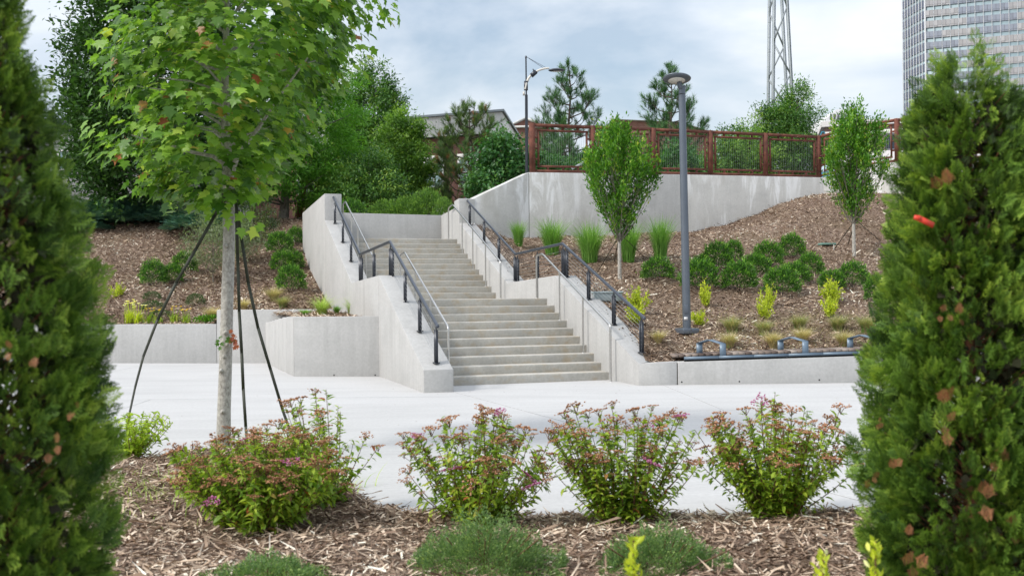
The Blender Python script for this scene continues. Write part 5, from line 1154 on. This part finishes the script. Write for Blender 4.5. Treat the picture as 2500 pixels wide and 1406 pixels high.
# a few low hanging leaves beside the trunk
ex = [(600, 520), (640, 545), (490, 500), (575, 470), (560, 500), (520, 440), (470, 455), (565, 545), (500, 470)]
for x_, y_ in ex:
    for _ in range(2): Lp = np.vstack([Lp, at(x_+rng.normal(0, 9), y_+rng.normal(0, 8), 9.62)]); Ld = np.vstack([Ld, [rng.normal(0, .5), -.2, -.8]]); Ln = np.vstack([Ln, [rng.normal(0, .3), -.7, .5]]); Ls = np.r_[Ls, rng.uniform(.09, .13)]; Lt = np.r_[Lt, rng.uniform(.35, .9)]
front = np.argsort(Lp[:, 1]-.0*Lp[:, 0]); vis = [i for i in front if Lp[i, 2] < 4.75][:300]; vs = set(vis)
rest = np.array([i for i in range(len(Lp)) if i not in vs])
mb = MB(); scatter(mb, *ML, Lp[rest], Ld[rest], Ln[rest], Ls[rest], Lt[rest]); stuff(mb.build('foliage', M['maple'], mp_))
bins = {}
for bi in range(12): q = MB(); q.add(ML[0], ML[1], 0, min(1, (bi+.3)/11)); bins[bi] = q.build('leaf', M['maple'], mesh_only=True)
Fr = frames(Ld[vis], Ln[vis])
for j, i in enumerate(vis):
    o = bpy.data.objects.new('leaf', bins[int(np.clip(Lt[i], 0, 1)*11)]); COL.objects.link(o); o.parent = mp_; s = Ls[i]; B_ = Fr[j]*s
    o.matrix_local = Matrix(((B_[0][0], B_[1][0], B_[2][0], Lp[i][0]-mb0[0]), (B_[0][1], B_[1][1], B_[2][1], Lp[i][1]-mb0[1]), (B_[0][2], B_[1][2], B_[2][2], Lp[i][2]-mb0[2]), (0, 0, 0, 1)))
# red and dark little leaves on the trunk sprout
mb = MB(); c_ = at(565, 832, 9.66)
for j in range(26):
    q = at(rng.normal(562, 16), rng.normal(832, 9), 9.66); scatter(mb, *ML, np.array([q]), np.array([[rng.normal(0, .7), -.3, rng.normal(-.3, .4)]]), np.array([[rng.normal(0, .5), -.8, .5]]), np.array([.045]), np.array([1.0 if q[0] > c_[0] else .12]))
stuff(mb.build('trunk_sprout', M['maple'], mp_))
# straps
def strap(lab, pts, Ys):
    P_ = [at(x, y, Y_) for (x, y), Y_ in zip(pts, Ys)]; mb = MB()
    for i, (p_, q_) in enumerate(zip(P_[:-1], P_[1:])): mb.beam(p_, q_+(q_-p_)*.01, .030, .003, up=(.3*math.sin(i*.9), -1, .25))
    return tag(mb.build('tree_strap', M['strap']), lab, 'strap')
strap('dark olive tree strap running from the maple trunk down to the lower left', ((556, 470), (525, 525), (480, 605), (430, 690), (385, 780), (350, 870), (330, 945), (316, 1010), (310, 1062)), (9.70, 9.65, 9.6, 9.6, 9.7, 9.9, 10.1, 10.4, 10.7))
strap('dark olive tree strap hanging almost vertically just right of the maple trunk', ((576, 490), (580, 620), (584, 760), (590, 860), (594, 950), (600, 1040), (606, 1110)), (9.72, 9.7, 9.65, 9.6, 9.6, 9.6, 9.6))
strap('dark olive tree strap slanting from the maple trunk down to the right', ((572, 470), (588, 570), (606, 690), (630, 800), (660, 900), (690, 1000), (722, 1092)), (9.72, 9.75, 9.8, 9.85, 9.9, 10.0, 10.05))
mb = MB(); mb.tube([at(547, 483, 9.78), at(575, 478, 9.78)], .072, 14); mb.build('strap_collar', M['strap'], mp_)
# ------------------------------------------------------------------ thujas
def thuja(lab, x, y, H, prof, n, seed, L=.088, dead=.02):
    root = thing('thuja', lab, 'tree', (x, y, 0)); tk = MB(); tk.tube([(x, y, -.05), (x, y, H*.9)], [.035, .01], 8); tk.build('trunk', M['bark_red'], root)
    n0 = n; n = n//8; f = rng.random(n*3)**1.0; r = np.interp(f, [p[0] for p in prof], [p[1] for p in prof]); k = rng.random(len(f)) < r/r.max(); f = f[k][:n]; r = r[k][:n]; m = len(f)
    a = rng.uniform(0, 6.28, m); cl_ = np.clip(rng.normal(0, .10, m), -.2, .13); ct_ = rng.normal(0, .17, m); r0_ = rng.random(m)**2.2; up_ = rng.uniform(-.1, 1.1, m); ou_ = rng.uniform(.3, 1.0, m)
    rp = rng.poisson(8, m)+1; ix = np.repeat(np.arange(m), rp); m = len(ix); a = a[ix]+rng.normal(0, .035, m)/np.maximum(r[ix], .16); f = f[ix]+rng.normal(0, .013, m); r = r[ix]; cl_ = cl_[ix]; ct_ = ct_[ix]; r0_ = r0_[ix]; up_ = up_[ix]; ou_ = ou_[ix]
    lumps = .5*np.sin(a*4+f*23+seed)+.5*np.sin(a*7-f*37+seed)+.35*np.sin(a*13+f*61)
    rad = r*(1-.42*r0_-.08*rng.random(m))*(1+.07*lumps+cl_); O = np.c_[np.cos(a), np.sin(a), np.zeros(m)]
    P_ = np.c_[x+rad*np.cos(a), y+rad*np.sin(a), f*H+rng.normal(0, .02, m)]-O*L*.55
    D = O*ou_[:, None]+Zv(1)*up_[:, None]+unit(m)*.33
    tang = np.c_[-np.sin(a), np.cos(a), np.zeros(m)]; NR = tang*rng.choice([-1, 1], m)[:, None]*.8+unit(m)*.75+O*.25
    S = L*rng.uniform(.6, 1.25, m)
    tint = rng.normal(.41, .16, m)+ct_
    tw = MB()
    for i in range(420):
        zz = rng.uniform(.05, .93)*H; rr = float(np.interp(zz/H, [p[0] for p in prof], [p[1] for p in prof]))*rng.uniform(.5, .85); an = rng.uniform(0, 6.28)
        e = np.array([x+rr*math.cos(an), y+rr*math.sin(an), zz+rr*.5]); tw.tube([(x, y, zz-rr*.25), e], [.006, .002], 3, cap=False)
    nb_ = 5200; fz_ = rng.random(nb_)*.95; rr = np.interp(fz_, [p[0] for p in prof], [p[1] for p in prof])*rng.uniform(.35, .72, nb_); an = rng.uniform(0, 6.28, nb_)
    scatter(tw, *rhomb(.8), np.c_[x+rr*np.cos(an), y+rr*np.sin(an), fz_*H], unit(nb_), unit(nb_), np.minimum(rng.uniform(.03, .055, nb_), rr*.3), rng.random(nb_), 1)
    stuff(tw.build('inner_light_block_twigs', [M['bark_red'], M['inner']], root))  # inner twigs and dark leaves added to block light through the crown
    mb = MB(); scatter(mb, *SPRAY, P_, D, NR, S, tint, toff=FERN[2]); stuff(mb.build('foliage', M['thuja'], root))
    return root, prof
L1_, pf = thuja('tall blurred thuja filling the left edge of the picture', -1.74, 3.25, 2.95, [(0, .33), (.2, .39), (.39, .39), (.485, .37), (.577, .31), (.668, .26), (.756, .20), (.844, .13), (1, .02)], 7200, 1.0)
R1_, pf2 = thuja('tall green thuja with brown dead sprays in the right foreground', 1.86, 4.05, 2.44, [(0, .36), (.15, .41), (.35, .42), (.485, .39), (.62, .335), (.71, .31), (.80, .285), (.88, .25), (.945, .205), (1, .11)], 9600, 2.3)
R2_, pf3 = thuja('thuja at the right edge, mostly hidden behind the one with brown sprays', 2.52, 4.55, 2.35, [(0, .42), (.2, .5), (.5, .44), (.75, .33), (.92, .2), (1, .03)], 2600, 3.1)
dm_ = []
for i in range(3): q = MB(); q.add(SPRAY[0], SPRAY[1], 0, .2+.3*i); dm_.append(q.build('dead_spray', M['dead'], mesh_only=True))
def deads(root, x, y, H, prof, pts):
    for (px_, py_, s) in pts:
        c = at(px_, py_, y); f_ = c[2]/H; r = float(np.interp(f_, [p[0] for p in prof], [p[1] for p in prof])); dx = np.clip(c[0]-x, -r*.98, r*.98); yy = y-math.sqrt(max(0, r*r-dx*dx))*.97
        q = at(px_, py_, yy)
        for j in range(3):
            o = bpy.data.objects.new('dead_spray', dm_[j]); COL.objects.link(o); o.parent = root
            Fm = frames(np.array([[rng.normal(0, .35), -.35, rng.choice([-1, 1])*1.]]), np.array([[rng.normal(0, .4), -1., .2]]))[0]*s*rng.uniform(.7, 1.1); t_ = q-np.array([x, y, 0])+rng.normal(0, s*.18, 3)
            o.matrix_local = Matrix(((Fm[0][0], Fm[1][0], Fm[2][0], t_[0]), (Fm[0][1], Fm[1][1], Fm[2][1], t_[1]), (Fm[0][2], Fm[1][2], Fm[2][2], t_[2]), (0, 0, 0, 1)))
deads(R1_, 1.86, 4.05, 2.44, pf2, [(2308, 465, .09), (2300, 988, .075), (2310, 1030, .055), (2410, 1215, .075), (2215, 1310, .05), (2180, 1150, .05), (2300, 765, .04), (2345, 775, .045), (2225, 1390, .07), (2440, 1120, .05), (2150, 1030, .035), (2130, 1165, .045), (2470, 1290, .05)])
deads(R2_, 2.52, 4.55, 2.35, pf3, [(2485, 880, .14), (2480, 1010, .06)])
deads(L1_, -1.74, 3.25, 2.95, pf, [(130, 1090, .05), (22, 855, .03), (80, 875, .03), (185, 1000, .03)])
q = at(2252, 538, 3.66); q2 = at(2270, 548, 3.66); mb = MB(); mb.beam(q-np.array([.018, 0, -.010]), q2+np.array([.014, 0, -.004]), .022, .004, up=(0, -1, .3)); mb.beam(q+np.array([-.03, 0, .012]), q+np.array([-.006, .0, .004]), .016, .010, up=(0, -1, .3))
tag(mb.build('red_tag', M['red']), 'small bright red tag caught in the right thuja', 'tag')
q = onz(2088, 1329, .03); mb = MB(); mb.beam(q-np.array([.045, 0, 0]), q+np.array([.045, .01, .012]), .014, .004); tag(mb.build('yellow_strip', M['yel']), 'small yellow plastic strip lying in the mulch beside the right thuja', 'plastic strip')
# ------------------------------------------------------------------ spireas
def head_mesh(mat, seed):
    mb = MB(); n_ = 46; r = np.sqrt(rng.random(n_)); a = rng.uniform(0, 6.28, n_); cl = rng.integers(0, 5, n_); cx = np.array([[0, 0], [.5, .1], [-.45, .25], [.1, -.5], [-.2, .5]])[cl]
    P_ = np.c_[cx[:, 0]+r*.42*np.cos(a), cx[:, 1]+r*.42*np.sin(a), .12-.22*(cx**2).sum(1)-.25*r*r*.4+rng.normal(0, .03, n_)]
    oc = np.array([[1, 0, 0], [0, 1, 0], [-1, 0, 0], [0, -1, 0], [0, 0, 1], [0, 0, -1.]]); of = [[0, 1, 4], [1, 2, 4], [2, 3, 4], [3, 0, 4], [1, 0, 5], [2, 1, 5], [3, 2, 5], [0, 3, 5]]
    for p_ in P_: mb.add(oc*rng.uniform(.07, .12)*np.array([1, 1, .8])+p_, of, 0, rng.random())
    for c_ in range(5): q = [[0, 0], [.5, .1], [-.45, .25], [.1, -.5], [-.2, .5]][c_]; mb.tube([(0, 0, -.8), (q[0]*.6, q[1]*.6, -.2), (q[0], q[1], 0)], [.03, .022, .018], 4, 1, cap=False)
    return mb.build('flower_head', [mat, M['stem']], mesh_only=True)
HR = [head_mesh(M['flower_rust'], i) for i in range(3)]; HP = head_mesh(M['flower_pink'], 9)
SL = leaf_t(.40, .14, .16)
def spirea(lab, x, y, w, h, nst, lmat, pink=.04, seed=0, heads=True, dens=1.0, leafL=.062, spread=1.0, z0=.05):
    root = thing('spirea_shrub', lab, 'shrub', (x, y, z0), 'pink-flowered spirea shrubs in the foreground bed' if heads else None); sb = MB(); lf = MB(); hd = []
    for i in range(nst):
        a = rng.uniform(0, 6.28); e = (rng.random()**.55)*spread; hh = h*rng.uniform(.5, 1.06)*(1-.22*e**2); tip = np.array([x+math.cos(a)*e*w/2, y+math.sin(a)*e*w/2*.8, z0+hh])
        b_ = np.array([x+rng.normal(0, .05), y+rng.normal(0, .05), z0-.05]); m1 = b_*.5+tip*.5+np.array([math.cos(a)*e*w*.05, math.sin(a)*e*w*.05, -hh*.03])
        u = np.linspace(0, 1, 7)[:, None]; C_ = b_*(1-u)**2+m1*2*u*(1-u)+tip*u*u; sb.tube(C_, np.linspace(.0050, .0018, 7), 4, cap=False)
        L_ = np.linalg.norm(tip-b_); nl = int(L_/.0125*dens); uu = .10+.88*rng.random(nl)**1.25; uu[:4] = (.93, .95, .97, .99) if nl > 4 else uu[:4]
        Q = b_*(1-uu[:, None])**2+m1*2*uu[:, None]*(1-uu[:, None])+tip*uu[:, None]**2; T_ = (tip-b_)/L_
        # side twigs carry leaves a little off the stem
        Q = Q+rng.normal(0, 1, (nl, 3))*(.026*(1-uu)+.006)[:, None]
        v = unit(nl); D = v-(v@T_)[:, None]*T_; D /= np.linalg.norm(D, axis=1)[:, None]; D = D+T_*rng.uniform(.1, .9, nl)[:, None]; D[:, 2] -= .1
        scatter(lf, *SL, Q, D, unit(nl)*.35+Zv(1), leafL*rng.uniform(.6, 1.15, nl)*(1-.35*(uu > .93)), rng.beta(2.1, 2.4, nl)*.92+rng.normal(0, .06)+(rng.random(nl) < .03)*.5)
        if heads and rng.random() < .78:
            hd.append((tip, rng.uniform(.052, .088)))
            if rng.random() < .3:
                q = C_[5]+rng.normal(0, .05, 3)+Zv(.03); sb.tube([C_[4], q], .0016, 3, cap=False); hd.append((q, rng.uniform(.028, .045)))
    stuff(sb.build('stems', M['stem'], root)); stuff(lf.build('leaves', lmat, root))
    for tip, s in hd:
        o = bpy.data.objects.new('flower_head', HP if rng.random() < pink*.45 else HR[rng.integers(3)]); COL.objects.link(o); o.parent = root; o.location = (tip[0]-x, tip[1]-y, tip[2]-z0+.012); o.scale = (s, s, s*.85); o.rotation_euler = (rng.normal(0, .28), rng.normal(0, .28), rng.uniform(0, 6.28))
    return root
spirea('widest and densest flowering spirea, at the left below the maple trunk', -1.62, 6.42, 1.22, .64, 175, M['spirea'], .02, dens=1.15)
spirea('upright flowering spirea with thin stems rising behind the widest one', -1.30, 7.05, .80, .86, 26, M['spirea'], .05, dens=.95)
spirea('flowering spirea in the middle of the foreground, with a pink head at its top left', -.25, 6.45, 1.02, .76, 80, M['spirea'], .10)
spirea('tallest flowering spirea, just right of the middle of the foreground', .70, 6.42, 1.00, .80, 78, M['spirea'], .08)
spirea('flowering spirea with reddish stems directly left of the right thuja', 1.74, 6.62, 1.12, .80, 98, M['spirea'], .04)
spirea('yellow-green spirea without flowers beside the left thuja', -3.62, 9.35, .85, .46, 60, M['spirea_b'], heads=False, dens=.8, leafL=.07)
# low fine-leaved junipers at the front edge
def fine(lab, x, y, w, h, n):
    mb = MB(); a = rng.uniform(0, 6.28, n); r = np.sqrt(rng.random(n)); lm_ = 1+.28*lump(a, r*2, x*7); P_ = np.c_[x+r*w*lm_*np.cos(a), y+r*w*.8*lm_*np.sin(a), .04+h*(1-r**1.7*.85)*(.8+.28*np.sin(x*9+r*w*np.cos(a)*26)*np.cos(r*w*np.sin(a)*24))*rng.uniform(.35, 1.1, n)]; D = np.c_[np.cos(a)*.5, np.sin(a)*.5, np.full(n, .7)]+unit(n)*.5
    scatter(mb, *RHM, P_, D, unit(n), rng.uniform(.010, .021, n), rng.normal(.40, .2, n)+.35*(rng.random(n) < .12))
    for i in range(16): e = np.array([x+rng.normal(0, w*.5), y+rng.normal(0, w*.4), h*.8]); mb.tube([(x, y, 0), e], [.006, .003], 4, 1, cap=False)
    return tag(mb.build('dwarf_juniper', [M['thyme'], M['stem']]), lab, 'shrub', 'low fine-leaved shrubs along the front edge')
fine('low fine-leaved green shrub at the bottom below the widest spirea', -1.28, 5.15, .34, .19, 15000)
fine('low fine-leaved green shrub at the bottom centre', -.17, 5.35, .42, .36, 24000)
fine('low fine-leaved bluish green shrub at the bottom, right of the centre', .78, 5.35, .34, .29, 17000)
fine('small fine-leaved green shrub at the lower left beside the left thuja', -1.75, 4.75, .24, .14, 8000)
# bright shoots very near the lens
for i, (px_, py_, w, h, lab) in enumerate(((1548, 1406, .045, .16, 'blurred bright yellow-green shoot at the bottom edge, leftmost of three'), (2010, 1420, .05, .13, 'blurred bright yellow-green shoot at the bottom edge, middle of three'), (2138, 1415, .035, .17, 'blurred bright yellow-green shoot at the bottom edge beside the right thuja'))):
    c = at(px_, 1406, 3.6); base = np.array([c[0], c[1], .03]); top_z = at(px_, py_-h*FPX/3.6+20, 3.6)[2]; mb = MB(); n_ = 260; u = rng.random(n_)
    P_ = np.c_[base[0]+rng.normal(0, w*.5, n_)*(1.2-u), base[1]+rng.normal(0, w*.5, n_), .05+(top_z-.05)*u]; scatter(mb, *SL, P_, unit(n_)*.6+Zv(.8), unit(n_)+Zv(.3), rng.uniform(.022, .045, n_), rng.beta(2, 2, n_)); mb.tube([base, (base[0], base[1], top_z)], .004, 4, 1)
    tag(mb.build('leafy_shoot', [M['lime'], M['stem']]), lab, 'plant')
# weeds and fine grass round the maple
def weeds(lab, cx, cy, rx, ry, n, H, mat):
    mb = MB(); x = cx+rng.normal(0, rx, n); y = cy+rng.normal(0, ry, n); a = rng.uniform(0, 6.28, n); ribbon(mb, np.c_[x, y, np.maximum(0, hF(x, y))], np.c_[np.cos(a), np.sin(a)], H*rng.uniform(.4, 1.1, n), rng.uniform(.3, 1.6, n), np.full(n, .008), rng.uniform(.1, .6, n), rng.beta(2, 2, n)); return tag(stuff(mb.build('weeds', mat)), lab)
weeds(None, -2.2, 9.55, .16, .12, 300, .42, M['lgrass']); weeds(None, -1.65, 8.0, .22, .25, 260, .2, M['lgrass']); weeds(None, -2.7, 7.3, .45, .4, 260, .14, M['lgrass']); weeds(None, -2.3, 8.2, .3, .4, 220, .16, M['lgrass'])
# ------------------------------------------------------------------ things behind the fence and far left
p = at(2020, 440, 35.5); bl = thing('blue_barrel', 'light blue plastic barrel standing behind the fence beside the upper sapling', 'barrel', (p[0], 35.5, 5.25))
mb = MB(); mb.lathe((p[0], 35.5, 5.25), [(.22, 0), (.24, .1), (.24, .55), (.22, .6), (.001, .62)], 20); mb.build('body', plain('blue_plastic', (.06, .26, .50), .4), bl); mb = MB(); mb.lathe((p[0], 35.5, 5.87), [(.23, 0), (.23, .14), (.16, .22), (.001, .22)], 20); mb.build('lid', plain('pale_blue_plastic', (.45, .55, .66), .4), bl)
mb = MB(); mb.tube([at(x, y, 36) for x, y in ((2003, 352), (2003, 332), (2006, 323), (2011, 322), (2014, 328))], .03, 8); tag(mb.build('hooked_pipe', plain('teal_pipe', (.04, .24, .34), .4)), 'small teal hooked pipe sticking up behind the fence beside the upper sapling', 'pipe')
mb = MB(); mb.tube([at(x, y, 33.5) for x, y in ((1396, 413), (1432, 392), (1462, 376), (1478, 370))], .035, 8); mb.tube([at(1478, 370, 33.5), at(1482, 440, 33.5)], .03, 8); tag(mb.build('walkway_handrail', M['tower']), 'grey sloping handrail seen through the second fence panel', 'handrail')
def small_lamp(lab, xh, yh, w, xp, Y_, zg, side):
    h_ = at(xh, yh, Y_); r_ = w/2/FPX*Y_; root = thing('street_light', lab, 'street light', (at(xp, yh, Y_)[0], Y_, zg)); mb = MB(); mb.lathe(h_, [(.001, -.03), (r_*.7, -.03), (r_, .0), (r_*.9, .05), (r_*.3, .12), (.001, .13)], 20); mb.build('lamp_head', M['dark'], root, smooth=True)
    mb = MB(); x_ = at(xp, yh, Y_)[0]; mb.tube([(x_, Y_, zg), (x_, Y_, h_[2]+side)], .05, 8); mb.build('pole', M['dark'], root); mb = MB(); mb.tube([(x_, Y_, h_[2]), h_], .03, 6); mb.build('arm', M['dark'], root)
small_lamp('black street light head low behind the first fence panel', 1344, 385, 34, 1324, 41, 4.8, .25)
small_lamp('black disc-shaped street light against the white building behind the maple', 584, 417, 42, 590, 42, 4.4, -.05)
